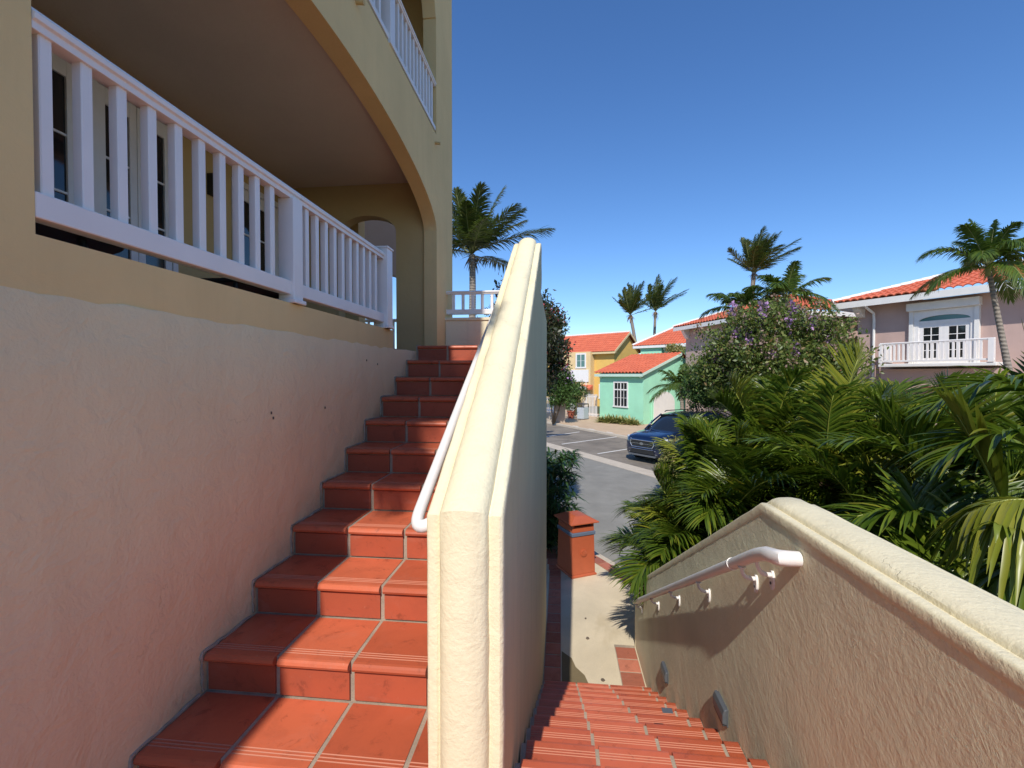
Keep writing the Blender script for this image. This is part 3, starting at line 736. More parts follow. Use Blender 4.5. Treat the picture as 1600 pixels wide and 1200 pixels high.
def frond(LB, ST, p0, p1, p2, npair, L, W, ang=(70, 35), lift=.35, droop=.5, rng=None, start=.16, wind=None, upv=(0, 0, 1), r0=.012, gap=.0, taper=True, seg=4):
    """pinnate frond along a quadratic curve; leaflets are folded strips"""
    p0, p1, p2 = [np.array(p, float) for p in (p0, p1, p2)]
    t, P, T = bez(p0, p1, p2, npair*2+8)
    ST.append(([tuple(q) for q in P[::max(1, len(P)//10)]], [r0*(1-.85*q) for q in t[::max(1, len(P)//10)]]))
    up = unit(np.array(upv, float)); w0 = np.zeros(3) if wind is None else np.array(wind, float)
    k0 = int(len(t)*start); V = []; 
    for k in range(k0, len(t)):
        tt = (t[k]-start)/(1-start)
        side = np.cross(T[k], up); side = side/max(1e-6, np.linalg.norm(side)); nup = np.cross(side, T[k])
        ll = L*(.45+.55*math.sin(math.pi*min(1, .25+tt*.62)))*(1-.55*max(0, tt-.75)/.25 if taper else 1)
        a = math.radians(ang[0]*(1-tt)+ang[1]*tt)
        for sg in (-1, 1):
            if rng.random() < gap: continue
            aa = a+rng.normal(0, .07); lf = lift+rng.normal(0, .10)
            d = T[k]*math.cos(aa)+side*sg*math.sin(aa)+nup*lf; d = d/np.linalg.norm(d)
            l = ll*rng.uniform(.88, 1.08); w = W*(rng.uniform(.85, 1.15))*(1-.35*tt)
            q = np.linspace(0, 1, seg+1)[:, None]
            dr = droop*rng.uniform(.6, 1.4)
            c = P[k]+d*l*q+np.array([0, 0, -1.])*l*dr*q**2.2+w0*l*q**1.6
            td = unit(np.gradient(c, axis=0)); wd = unit(np.cross(td, nup)); nn = np.cross(wd, td)
            prof = np.array([.45, 1, .95, .62, .04])[:seg+1] if seg == 4 else np.linspace(1, .05, seg+1)
            prof = np.interp(np.linspace(0, 1, seg+1), [0, .2, .55, .8, 1], [.4, 1, .95, .6, .03])
            wv = (w*.5*prof)[:, None]
            l_, r_ = c-wd*wv+nn*wv*.35, c+wd*wv+nn*wv*.35
            V.append(np.stack([l_, c, r_], 1).reshape(-1, 3))
    if not V: return
    nv = (seg+1)*3; F1 = []
    for i in range(seg):
        b = i*3; F1 += [(b, b+1, b+4, b+3), (b+1, b+2, b+5, b+4)]
    F1 = np.array(F1); m = len(V)
    LB.add(np.concatenate(V), (F1[None]+(np.arange(m)*nv)[:, None, None]).reshape(-1, 4))
def build_stems(ST, name, mat, parent):
    mb = MB()
    for pts, rs in ST: mb.tube(pts, rs, 5)
    return mb.build(name, mat, parent, smooth='all')
def blades(LB, o, n, L, W, spread, rng, droop=.3, lean=(0, 0, 0)):
    """strap leaves from one point"""
    for i in range(n):
        a = rng.uniform(0, 2*math.pi); e = rng.uniform(*spread); d = np.array([math.cos(a)*math.cos(e), math.sin(a)*math.cos(e), math.sin(e)])+np.array(lean)
        d /= np.linalg.norm(d); l = L*rng.uniform(.7, 1.1); q = np.linspace(0, 1, 4)[:, None]
        c = np.array(o)+d*l*q+np.array([0, 0, -1.])*l*droop*q**2*rng.uniform(.5, 1.5)
        wd = unit(np.cross(d, [0, 0, 1.])); wv = (W*.5*np.array([.5, 1, .7, .05]))[:, None]; nn = np.cross(wd, d)
        V = np.stack([c-wd*wv+nn*wv*.3, c, c+wd*wv+nn*wv*.3], 1).reshape(-1, 3)
        F = []
        for j in range(3): b = j*3; F += [(b, b+1, b+4, b+3), (b+1, b+2, b+5, b+4)]
        LB.add(V, np.array(F))
def cards(LB, C, size, rng, up=.3, aspect=2.2, curl=.25):
    """many small folded leaves at the points C"""
    n = len(C); d = unit(rng.normal(size=(n, 3))+np.array([0, 0, up])); s_ = unit(np.cross(d, rng.normal(size=(n, 3)))); nn = np.cross(s_, d)
    sz = size*rng.uniform(.6, 1.35, size=(n, 1)); a = C; b = C+d*sz*.5+s_*sz/aspect*.5+nn*sz*curl*.3; c = C+d*sz-nn*sz*curl*.3; e = C+d*sz*.5-s_*sz/aspect*.5+nn*sz*curl*.3
    V = np.stack([a, b, c, e], 1).reshape(-1, 3); LB.add(V, (np.arange(4)[None]+(np.arange(n)*4)[:, None]))
def lumpy(center, radii, nclump, per, rng, clump=.22, shell=.55, flat=0):
    """points grouped in clumps through an ellipsoid, denser to its outside"""
    d = unit(rng.normal(size=(nclump, 3))); rr = rng.uniform(shell, 1.05, size=(nclump, 1))**.7*(1+rng.normal(0, .08, size=(nclump, 1)))
    cc = d*rr; pts = np.repeat(cc, per, 0)+np.clip(rng.normal(0, clump, size=(nclump*per, 3)), -1.9*clump, 1.9*clump)*rng.uniform(.5, 1.2, size=(nclump, 1)).repeat(per, 0)
    return np.array(center)+pts*np.array(radii), np.array(center)+cc*np.array(radii)

def coconut(name, label, base, crown, nf, L, seed, wind=(.5, 0, 0), mat='coco', trunk_r=(.16, .10), group=None, leaf=.55, npair=34, lw=.04, dry=True, elev=(-15, 80), bend=.45, cat='palm tree', bow=.15, droop=.5, cshaft=None):
    base = Vector(base); crown = Vector(crown); rng = np.random.default_rng(seed)
    t = thing(name, label, cat, base, group)
    mb = MB(); n = 14; pts = []; 
    for i in range(n+1):
        q = i/n; p = base.lerp(crown, q); p.x += bow*math.sin(q*math.pi)*(1 if seed % 2 else -1); pts.append(p)
    mb.tube(pts, [trunk_r[0]*(1-q)+trunk_r[1]*q + (.05*trunk_r[0]/.16 if i == 0 else 0) for i, q in enumerate([j/n for j in range(n+1)])], 12)
    mb.build('trunk', 'trunk', t, smooth='all')
    if cshaft:
        mb = MB(); mb.tube([crown-Vector((0, 0, cshaft*.4)), crown+Vector((0, 0, cshaft*.3)), crown+Vector((0, 0, cshaft*.6))], [trunk_r[1]*1.15, trunk_r[1]*1.1, trunk_r[1]*.5], 12); mb.build('crownshaft', 'cane', t, smooth='all')
    LB = LeafB(); ST = []; w = np.array(wind)
    for i in range(nf):
        az = 2*math.pi*(i*.381966+rng.uniform(-.04, .04)); q = (i+.5)/nf; el = math.radians(elev[1]+(elev[0]-elev[1])*q+rng.uniform(-8, 8))
        d = np.array([math.cos(az)*math.cos(el), math.sin(az)*math.cos(el), math.sin(el)]); l = L*rng.uniform(.82, 1.1)*(.75+.25*min(1, q*3))
        p0 = np.array(crown)+np.array([0, 0, .05*L])*rng.uniform(-.5, 1); p1 = p0+d*l*.55+w*l*.12
        p2 = p0+d*l*.95+w*l*.55+np.array([0, 0, -1.])*l*bend*(math.cos(el)**1.0)*rng.uniform(.7, 1.2)
        frond(LB, ST, p0, p1, p2, npair, leaf*l/L, lw, (62, 25), .12, droop, rng, .14, w*.55, r0=.022*L/2.2)
    LB.obj('crown', mat, t); build_stems(ST, 'frond_stems', 'rachis_d', t)
    if dry:
        LB = LeafB(); blades(LB, np.array(crown)-np.array([0, 0, .02*L]), 26, L*.17, .07*L/2.2, (-1.4, .3), rng, .5); LB.obj('dry_fibre', 'dry', t, False)
    return t

# ---- coconut palms
coconut('coconut_palm', 'tall windblown coconut palm rising behind the white railing, beside the ochre building', at(728, 640, 17), at(738, 398, 17), 26, 2.75, 11, (.16, .1, .05), leaf=.68, npair=46, lw=.045, elev=(10, 92), bend=.14, droop=.35, trunk_r=(.15, .115), bow=.1)
coconut('coconut_palm', 'tall lone windblown coconut palm above the lilac flowering tree', at(1174, 640, 34), at(1178, 426, 34), 25, 3.3, 22, (.42, 0, .1), leaf=.85, npair=34, lw=.06, elev=(18, 95), bend=.12, droop=.3, trunk_r=(.22, .15), bow=.2)
coconut('coconut_palm', 'left one of the two small distant coconut palms above the yellow house', at(998, 640, 52), at(985, 492, 52), 22, 3.9, 33, (.22, 0, .1), leaf=.8, npair=26, lw=.08, elev=(25, 95), bend=.12, droop=.3, trunk_r=(.26, .17), bow=.35)
coconut('coconut_palm', 'right one of the two small distant coconut palms, above the two-storey green house', at(1018, 640, 55), at(1024, 487, 55), 20, 4.0, 44, (.42, 0, .1), leaf=.8, npair=26, lw=.08, elev=(30, 92), bend=.12, droop=.3, trunk_r=(.22, .15), bow=.0)
coconut('christmas_palm', 'green arching palm with slim curved trunk in front of the mauve house balcony', at(1588, 640, 11.5), at(1544, 418, 11.5), 19, 1.95, 55, (.10, 0, .0), 'adonidia', leaf=.42, npair=52, lw=.03, elev=(5, 82), bend=.8, trunk_r=(.085, .048), bow=-.0, dry=False, droop=.5, cshaft=.55)
coconut('christmas_palm', 'arching green palm crown just behind the top of the lilac flowering tree', at(1225, 640, 21.3), at(1228, 466, 21.3), 14, 2.3, 66, (.1, 0, .05), 'adonidia', leaf=.62, npair=34, lw=.055, elev=(5, 75), bend=.6, trunk_r=(.13, .09), dry=False, bow=.0)
coconut('christmas_palm', 'low green palm crown left of the lilac tree top, before the mauve roof', at(1152, 640, 22), at(1155, 482, 22), 12, 2.0, 77, (.1, 0, .0), 'adonidia', leaf=.58, npair=30, lw=.055, elev=(10, 70), bend=.5, trunk_r=(.13, .09), dry=False, bow=.0)
coconut('christmas_palm', 'small low palm between the mint cottage gable and the lilac flowering tree', at(1066, 640, 24), at(1064, 606, 24), 13, 1.9, 99, (-.1, 0, .0), 'adonidia', leaf=.5, npair=28, lw=.05, elev=(5, 75), bend=.55, trunk_r=(.10, .07), dry=False, bow=.0)
# palm behind the landing, throws the dappled shade on the top steps
coconut('coconut_palm', 'coconut palm behind the landing by the low wing of the ochre building', (-3.2, -5.2, 3.5), (-2.55, -4.6, 9.5), 20, 1.35, 88, (.1, .1, 0), leaf=.5, npair=36, lw=.06, elev=(-20, 70), bend=.4, bow=.1)

# ---- areca clumps beyond the tan wall
def areca(label, base, nst, hgt, L, seed, fan=(25, 75), leaf=.50, lw=.030, npair=34, az=None, mat='areca', r=.35, ymix=.12):
    base = Vector(base); rng = np.random.default_rng(seed); t = thing('areca_palm', label, 'palm', base, 'areca palms behind the tan wall')
    LB = LeafB(); LY = LeafB(); LD = LeafB(); ST = []; mb = MB()
    for k in range(nst):
        a = rng.uniform(0, 2*math.pi); rr = r*math.sqrt(rng.uniform(0, 1)); b = np.array(base)+np.array([rr*math.cos(a), rr*math.sin(a), 0])
        h = hgt*rng.uniform(.45, 1.0); top = b+np.array([math.cos(a)*rr*.8, math.sin(a)*rr*.8, h])
        mb.tube([tuple(b-np.array([0, 0, .05])), tuple((b+top)/2+rng.normal(0, .02, 3)), tuple(top)], [.030, .024, .018], 7)
        for f in range(rng.integers(5, 8)):
            aa = (rng.uniform(0, 2*math.pi) if az is None else rng.uniform(*az)); el = math.radians(rng.uniform(*fan)); l = L*rng.uniform(.7, 1.12)
            d = np.array([math.cos(aa)*math.cos(el), math.sin(aa)*math.cos(el), math.sin(el)])
            p1 = top+d*l*.55; p2 = top+d*l*.9+np.array([.08*l, 0, -l*.38*math.cos(el)*rng.uniform(.6, 1.3)])
            q = rng.random(); tg = LY if q < ymix else (LD if q > .975 else LB)
            if tg is LD: p1 = top+d*l*.35; p2 = top+np.array([d[0], d[1], 0])*l*.35-np.array([0, 0, l*.7])
            frond(tg, ST, top, p1, p2, npair, leaf, lw, (66, 28), .38, rng.uniform(.15, .5), rng, .2, (.10, 0, 0), r0=.011)
    LB.obj('crown', mat, t)
    if LY.n: LY.obj('yellowing_fronds', 'areca_y', t)
    if LD.n: LD.obj('dead_fronds', 'dry', t)
    build_stems(ST, 'frond_stems', 'rachis', t); mb.build('trunk', 'cane', t, smooth='all')
    return t
areca('areca palm clump at the foot of the tan wall, its fronds over the lower path', (1.85, 5.85, G), 12, 1.45, 1.3, 101, (8, 78))
areca('slender areca clump right at the kerb before the rear half of the blue car', (2.12, 5.83, G), 6, 2.05, 1.2, 110, (35, 82), az=(.6, 2.5), r=.2)
areca('upright areca clump by the road edge hiding the side of the blue car', (2.3, 5.45, G), 12, 2.3, 1.5, 102, (15, 80))
areca('dense areca clump behind the sloping part of the tan wall', (2.25, 4.7, G), 12, 1.9, 1.4, 103, (10, 80), az=(-1.6, 2.6))
areca('tall areca clump in the middle of the bed under the lilac tree', (3.1, 4.6, G), 13, 2.1, 1.5, 104, (15, 80))
areca('tall areca clump right of the middle of the bed, before the mauve balcony', (3.9, 3.7, G), 14, 2.65, 1.65, 105, (15, 80))
areca('areca clump close behind the level cap of the tan wall', (2.45, 3.1, G), 12, 1.95, 1.4, 106, (10, 80), lw=.031, az=(-1.5, 2.4))
areca('areca clump behind the cap near the right edge of the picture', (3.3, 2.0, G), 12, 2.2, 1.45, 107, (10, 80), lw=.031, az=(-1.5, 2.4))
areca('back areca clump below the mauve house balcony rail', (4.6, 2.6, G), 14, 2.8, 1.65, 108, (15, 80))
# ---- large near fronds at the right edge
nf = thing('areca_palm', 'nearest areca palm, broad glossy fronds arching over the cap at the right edge', 'palm', (2.95, .9, G), 'areca palms behind the tan wall')
LB = LeafB(); LY = LeafB(); ST = []; rng = np.random.default_rng(9)
def nfr(pa, pb, pc, **k): 
    a, b, c = [np.array(at(*p)) for p in (pa, pb, pc)]; ctl = 2*b-.5*(a+c); kw = dict(npair=20, L=.42, W=.036, ang=(62, 30), lift=.2, droop=.5, rng=rng, start=.12, r0=.010, seg=5); kw.update(k)
    return a, ctl, c, kw
for tgt, args, k in (
    (LY, ((1760, 900, 1.9), (1640, 790, 1.95), (1520, 800, 2.05)), dict(L=.40, droop=.95, lift=-.1, W=.040, npair=14, ang=(70, 40))),
    (LB, ((1780, 980, 1.8), (1660, 880, 1.85), (1560, 905, 1.9)), dict(L=.36, droop=.9, lift=-.1, W=.038, npair=12)),
    (LY, ((1600, 880, 2.3), (1545, 740, 2.35), (1490, 640, 2.4)), dict(L=.36, ang=(20, 10), W=.060, npair=7, droop=.12, lift=.1, start=.35)),
    (LB, ((1720, 850, 2.2), (1600, 690, 2.3), (1470, 720, 2.4)), dict(L=.40, droop=.35, W=.036, npair=18)),
    (LB, ((1700, 700, 2.6), (1590, 600, 2.7), (1450, 640, 2.8)), dict(L=.42, droop=.35, W=.034, npair=20)),
    (LB, ((1540, 850, 2.8), (1440, 720, 2.9), (1300, 690, 3.0)), dict(L=.42, droop=.3, W=.032, npair=22)),
    (LB, ((1560, 900, 2.6), (1420, 800, 2.7), (1280, 840, 2.8)), dict(L=.36, droop=.4, W=.028, npair=22)),
    (LB, ((1480, 900, 3.0), (1440, 740, 3.1), (1360, 620, 3.2)), dict(L=.46, droop=.2, W=.034, npair=24)),
    (LB, ((1380, 880, 3.3), (1300, 740, 3.4), (1180, 690, 3.5)), dict(L=.46, droop=.25, W=.032, npair=26)),
    (LY, ((1590, 1010, 2.0), (1640, 900, 1.95), (1560, 820, 1.9)), dict(L=.34, droop=.8, W=.034, npair=10)),
    ):
    a, b, c, kw = nfr(*args, **k); frond(tgt, ST, a, b, c, kw.pop('npair'), kw.pop('L'), kw.pop('W'), **kw)
LB.obj('crown', 'areca', nf); LY.obj('yellowing_fronds', 'areca_y', nf); build_stems(ST, 'frond_stems', 'rachis', nf)
mb = MB()
for (x, y, h) in ((2.75, .95, 2.3), (2.95, .8, 2.5), (3.1, 1.15, 2.2), (2.6, 1.3, 2.0)): mb.tube([(x, y, G-.05), (x-.05, y+.03, G+h*.5), (x-.12, y+.1, G+h)], [.035, .028, .02], 8)
mb.build('trunk', 'cane', nf, smooth='all')

# ---- lilac flowering tree
def bushy(name, label, cat, base, center, radii, mat, seed, nclump=160, per=60, size=.11, flowers=None, trunk=.06, aspect=2.2, clump=.17, shell=.5, up=.4, extra=None):
    rng = np.random.default_rng(seed); t = thing(name, label, cat, base)
    P, CC = lumpy(center, radii, nclump, per, rng, clump, shell); P = P[P[:, 2] > base[2]+.05]
    LB = LeafB(); cards(LB, P, size, rng, up, aspect); LB.obj('crown', mat, t, False)
    mb = MB(); c = Vector(center); b = Vector(base)
    for k in range(7):
        j = CC[rng.integers(len(CC))]; j = Vector(j); mid = b.lerp(j, .5)+Vector((0, 0, .15*radii[2])); mb.tube([b+Vector(rng.normal(0, trunk, 3))*Vector((1, 1, 0)).length*.3, mid, j], [trunk, trunk*.6, trunk*.2], 7)
    mb.build('trunk', 'bark', t, smooth='all')
    if flowers:
        for (m, nn, sz, sel, pp, nm) in flowers:
            LB = LeafB(); idx = [i for i in range(len(CC)) if sel((CC[i]-np.array(center))/np.array(radii))]; rng.shuffle(idx)
            for i in idx[:nn]:
                d = CC[i]-np.array(center); tip = np.array(center)+d*1.10; C = tip+rng.normal(0, .075, (pp, 3))*np.array([1, 1, 1.9])
                cards(LB, C, sz, rng, .2, 1.3)
            if LB.n: LB.obj(nm, m, t, False)
    return t
c = at(1212, 572, 18.0)
bushy('crape_myrtle', 'broad round shrub tree with lilac blossoms and brown seed heads before the mauve house', 'tree', (c.x, c.y, RD), c, (2.8, 2.1, 2.35), 'myrtle', 5, 420, 90, .16,
      [('lilac', 22, .14, lambda d: d[2] > .1 and d[1] < .3, 50, 'blossoms'), ('myrtle_seed', 130, .11, lambda d: d[2] > -.05+.4*abs(d[0]), 30, 'seed_heads')], .08, clump=.12, shell=.35)
c = at(822, 540, 9.4)
bushy('red_flowering_shrub', 'large dark rounded shrub with crimson flowers beyond the cream stair wall', 'shrub', (c.x-.1, c.y+.2, G), (c.x-.05, c.y, c.z), (.85, .8, 1.02), 'redbush', 6, 420, 90, .08,
      [('redpetal', 90, .05, lambda d: True, 12, 'flowers')], .06, clump=.11, shell=.35)
c = at(877, 603, 30)
bushy('garden_tree', 'small bright green tree with pink blossom overhanging the far planter', 'tree', (c.x-.5, c.y, FP), (c.x-.1, c.y, c.z), (1.0, 1.0, 1.15), 'bushgreen', 17, 110, 60, .2,
      [('lilac', 22, .14, lambda d: d[0] > .1 and d[2] > 0, 18, 'blossoms')], .06, clump=.16, shell=.3)
c = at(899, 611, 36)
bushy('hedge_shrub', 'rounded clipped shrub behind the white pillar by the yellow house', 'shrub', (c.x, c.y, FP), (c.x, c.y, c.z), (.85, .8, .95), 'bushgreen', 18, 80, 50, .14, [('redpetal', 8, .08, lambda d: d[2] < 0, 8, 'flowers')], .05, clump=.12, shell=.3)

c = at(1106, 606, 19.8)
bushy('garden_shrub', 'round green shrub at the left foot of the lilac flowering tree behind the car', 'shrub', (c.x, c.y, FP), (c.x, c.y, c.z), (1.05, 1.0, 1.15), 'bushgreen', 21, 110, 60, .14, None, .05, clump=.14, shell=.3)
# ---- fan palm shrub by the bin
t = thing('fan_palm', 'dark leafy fan palm shrub behind the terracotta litter bin', 'shrub', (-.35, 8.4, G))
LB = LeafB(); rng = np.random.default_rng(12); mb = MB()
for i in range(440):
    x = -.32+rng.normal(0, .32); y = 8.45+rng.normal(0, .3); z = G+rng.uniform(.1, 1.72); x = min(x, .28-.1*rng.random())
    p = np.array([x, y, z]); blades(LB, p, 9, .26, .042, (-.2, .9), rng, .35, (.15, -.1, 0))
    if i % 5 == 0: mb.tube([(x*.5-.2, 8.5, G-.02), (x, y, z)], [.01, .006], 5)
LB.obj('crown', 'rhapis', t, False); mb.build('trunk', 'cane', t)
# ---- low plants near the road end of the bed (reddish shrub in front of the car)
c = at(1052, 712, 12.0)
bushy('croton_shrub', 'low reddish green shrub in front of the blue car side', 'shrub', (c.x, c.y, RD), (c.x, c.y, c.z-.25), (.36, .4, .62), 'croton', 19, 60, 45, .10, None, .03, clump=.15, shell=.2)
# ground plants under the green wall (one per clump)
def hedge_pos(i): 
    a = Vector((2.75, 31.6, 0)); b = Vector((5.0, 29.9, 0)); p = a.lerp(b, i/9); return p
names = ['first', 'second', 'third', 'fourth', 'fifth', 'sixth', 'seventh', 'eighth', 'ninth']
for i in range(9):
    p = hedge_pos(i+.3); rng = np.random.default_rng(200+i); LB = LeafB()
    for q in range(7): blades(LB, np.array([p.x+rng.normal(0, .12), p.y+rng.normal(0, .1), FP+.02]), 13, .85*rng.uniform(.7, 1.1)*(1.05-.06*abs(i-3)), .10, (.35, 1.35), rng, .35)
    o = LB.obj('variegated_plant', 'croton', None, False); tag(o, 'leafy yellow-green plant at the foot of the mint wall, %s from the left' % names[i], 'plant', 'plants along the mint wall')

# ================================================================= HOUSES
def frame(O, a):
    """u along unit vector a (x,y), d outward to the right-hand side of a looking from above reversed, z up"""
    a = Vector(a).normalized(); n = Vector((a.y, -a.x)); O = Vector(O)
    def f(u, d, z): return (O.x+a.x*u+n.x*d, O.y+a.y*u+n.y*d, z)
    f.a = a; f.n = n; return f
def roof_slope(mb, e0, e1, r0, r1, wl=.24, amp=.035, rows=None, thick=.09, tile_r=.40, drop=.028, per=7):
    """corrugated clay tile slope; e0-e1 eave, r0-r1 ridge (hip ends allowed), stepped rows"""
    e0, e1, r0, r1 = [Vector(p) for p in (e0, e1, r0, r1)]; a = (e1-e0); Lx = a.length; a = a/Lx
    upv = (r0-e0)-a*((r0-e0).dot(a)); Ly = upv.length; upv /= Ly; nrm = a.cross(upv).normalized()
    if nrm.z < 0: nrm = -nrm
    xl1 = (r0-e0).dot(a); xr1 = (r1-e0).dot(a); rows = rows or max(3, int(Ly/tile_r))
    xs = []
    lo = min(0, xl1); hi = max(Lx, xr1); x = math.floor(lo/wl)*wl
    while x < hi+wl: xs += [x+wl*i/per for i in range(per)]; x += wl
    base = len(mb.v); rowsl = []
    for r in range(rows):
        for (q, lift) in ((r/rows, drop), ((r+1)/rows, 0.0)):
            xl = xl1*q; xr = Lx+(xr1-Lx)*q; rl = []
            for x in xs:
                xc = min(max(x, xl), xr); ph = (xc/wl) % 1; h = amp*abs(math.sin(math.pi*ph))**.8*1.6 + lift
                p = e0+a*xc+upv*(Ly*q)+nrm*h; rl.append(tuple(p))
            rowsl.append(rl)
    n = len(xs); vs = [p for r in rowsl for p in r]; fs = []
    for k in range(len(rowsl)-1):
        for i in range(n-1):
            if vs[k*n+i] == vs[k*n+i+1] and vs[(k+1)*n+i] == vs[(k+1)*n+i+1]: continue
            fs.append((k*n+i, k*n+i+1, (k+1)*n+i+1, (k+1)*n+i))
    mb.add(vs, fs)
    # eave lip
    lip = []
    for i in range(n-1):
        p, q = Vector(rowsl[0][i]), Vector(rowsl[0][i+1])
        if (p-q).length > 1e-6: lip.append((p, q))
    for p, q in lip:
        bb = len(mb.v); mb.v += [tuple(p), tuple(q), tuple(q-nrm*thick*.5-Vector((0, 0, .0))), tuple(p-nrm*thick*.5)]; mb.f.append((bb, bb+1, bb+2, bb+3)); mb.m.append(0)
def ridge_cap(mb, p0, p1, r=.10):
    p0, p1 = Vector(p0), Vector(p1); L = (p1-p0).length; n = max(2, int(L/.38)); 
    for i in range(n):
        a = p0.lerp(p1, i/n); b = p0.lerp(p1, (i+1.12)/n); mb.tube([a, b], [r*1.08, r*.9], 10)
def window(parent, fr, u0, u1, z0, z1, nx=2, ny=3, glass='glass', fw=.07, transom=None, name='window', dep=.0):
    m = MB(); o = .045
    m.box(u0-fw, u1+fw, dep+.002, dep+o, z1, z1+fw, 0, fr); m.box(u0-fw-.03, u1+fw+.03, dep+.002, dep+o+.03, z0-fw, z0, 0, fr)
    m.box(u0-fw, u0, dep+.002, dep+o, z0, z1, 0, fr); m.box(u1, u1+fw, dep+.002, dep+o, z0, z1, 0, fr)
    for i in range(1, nx):
        u = u0+(u1-u0)*i/nx; w = .035 if (nx == 2 or i == nx//2) else .014; m.box(u-w, u+w, dep+.002, dep+.032, z0, z1, 0, fr)
    zs = [z0+(z1-z0)*j/ny for j in range(1, ny)]
    if transom: zs = [transom]+[z0+(transom-z0)*j/ny for j in range(1, ny)]
    for z in zs:
        w = .04 if z == transom else .012; m.box(u0, u1, dep+.002, dep+.028, z-w, z+w, 0, fr)
    f = m.build(name, 'white', parent)
    m = MB(); m.box(u0-.005, u1+.005, dep+.001, dep+.012, z0-.005, z1+.005, 0, fr); m.build('pane', glass, f); return f

# --- mint cottage
gc = thing('green_cottage', 'single-storey mint green cottage with orange tiled roof behind the car park', 'house', (5.0, 30.6, FP))
C0 = (5.36, 30.4); a40 = (-.643, .766)         # along the front wall from the near corner to the left
WF = 3.95; DEP = 7.4
def gf(u, d, z): # u to the left along front, d outward (towards the viewer)
    ax, ay = a40; return (C0[0]+ax*u-ay*d, C0[1]+ay*u+ax*d, z)
zt, zr = 1.58, 2.90
mb = MB(); mb.box(0, WF, -DEP, 0, FP-.2, zt, 0, gf)
mb.prism([(-DEP, zt), (0, zt), (-3.7, zr-.10)], 0.0, WF, 'x', 0, gf); mb.build('wall', 'green', gc)
mb = MB(); ov = .30; run = 3.7
sl_ = (zr-zt)/run
roof_slope(mb, gf(-.18, ov, zt+.04-ov*sl_+.06), gf(WF+.25, ov, zt+.04-ov*sl_+.06), gf(-.18, -run, zr+.06), gf(WF+.25, -run, zr+.06), wl=.30, amp=.07, drop=.02)
roof_slope(mb, gf(-.18, -2*run-ov, zt+.04-ov*sl_+.06), gf(WF+.25, -2*run-ov, zt+.04-ov*sl_+.06), gf(-.18, -run, zr+.06), gf(WF+.25, -run, zr+.06), wl=.30, amp=.07, drop=.02)
mb.build('roof', 'roof', gc, smooth=True, angle=35)
mb = MB(); mb.box(-.18, WF+.25, ov-.04, ov, zt-ov*sl_-.12, zt-ov*sl_+.06, 0, gf)
e = (ov, zt-ov*sl_+.10); f_ = (-run, zr+.09)
mb.prism([e, (e[0], e[1]-.17), (f_[0], f_[1]-.17), f_], -.22, -.16, 'x', 0, gf)
mb.build('fascia', 'green_trim', gc)
mb = MB(); mb.box(-.14, WF+.2, .0, ov-.04, zt-.10, zt-.06, 0, gf); mb.build('soffit', 'green_trim', gc)
mb = MB(); 
for u in (.15, WF-.15): mb.prism([(0, zt-.10), (.28, zt-.10), (.26, zt-.20), (.06, zt-.33), (0, zt-.34)], u-.08, u+.08, 'x', 0, gf)
mb.build('corbels', 'green_trim', gc)
window(gc, gf, 1.38, 2.5, -.66, .92, 4, 2, 'glass', .10, transom=.46)
# side wall: arch and lamp
def gs(u, d, z):  # along the gable wall, u away from the corner, outward d
    ax, ay = a40; return (C0[0]+ay*u-ax*d*1, C0[1]-ax*u-ay*d*1+0, z)
mb = MB(); strip(mb, fine(1.0, 3.2, 20), K(FP), lambda s: arch(s, 1.0, 3.2, -.45, .35, 2), .001, .02, lambda d, s, z: gs(s, d, z)); mb.build('arch_panel', 'trim', gc, smooth=True)
mb = MB(); mb.box(.68, .80, .0, .08, -.15, .10, 0, gs); mb.tube([gs(.74, .05, -.15), gs(.74, .05, -1.5)], .03, 6); mb.build('wall_lamp', 'green', gc)

# --- generic gable/hip house helper pieces in a frame whose d axis points outward from the front
def gable_house(root, fr, W, D, zb, zt, zr, wall, roofm='roof', ov=.4, wl=.26, wallm2=None, trim='trim', endov=.35):
    mb = MB(); mb.box(0, W, -D, 0, zb, zt, 0, fr); run = D/2
    mb.prism([(-D, zt), (0, zt), (-run, zr-.12)], .0, W, 'x', 0, fr); mb.build('wall', wall, root)
    sl = (zr-zt)/run; ze = zt-ov*sl+.10; mb = MB()
    roof_slope(mb, fr(-endov, ov, ze), fr(W+endov, ov, ze), fr(-endov, -run, zr+.06), fr(W+endov, -run, zr+.06), wl=wl)
    roof_slope(mb, fr(-endov, -D-ov, ze), fr(W+endov, -D-ov, ze), fr(-endov, -run, zr+.06), fr(W+endov, -run, zr+.06), wl=wl)
    mb.build('roof', roofm, root, smooth=True, angle=35)
    mb = MB(); ridge_cap(mb, fr(-endov, -run, zr+.1), fr(W+endov, -run, zr+.1), .11); mb.build('ridge_tiles', 'trim', root, smooth=True)
    mb = MB(); mb.box(-endov, W+endov, ov-.05, ov, ze-.22, ze-.02, 0, fr)
    for x0 in (-endov-.03, W+endov-.03):
        mb.prism([(ov, ze+.05), (ov, ze-.2), (-run, zr-.15), (-run, zr+.08)], x0, x0+.06, 'x', 0, fr)
        mb.prism([(-D-ov, ze+.05), (-D-ov, ze-.2), (-run, zr-.15), (-run, zr+.08)], x0, x0+.06, 'x', 0, fr)
    mb.box(-endov+.03, W+endov-.03, .0, ov-.05, ze-.16, ze-.12, 0, fr); mb.build('fascia', trim, root)

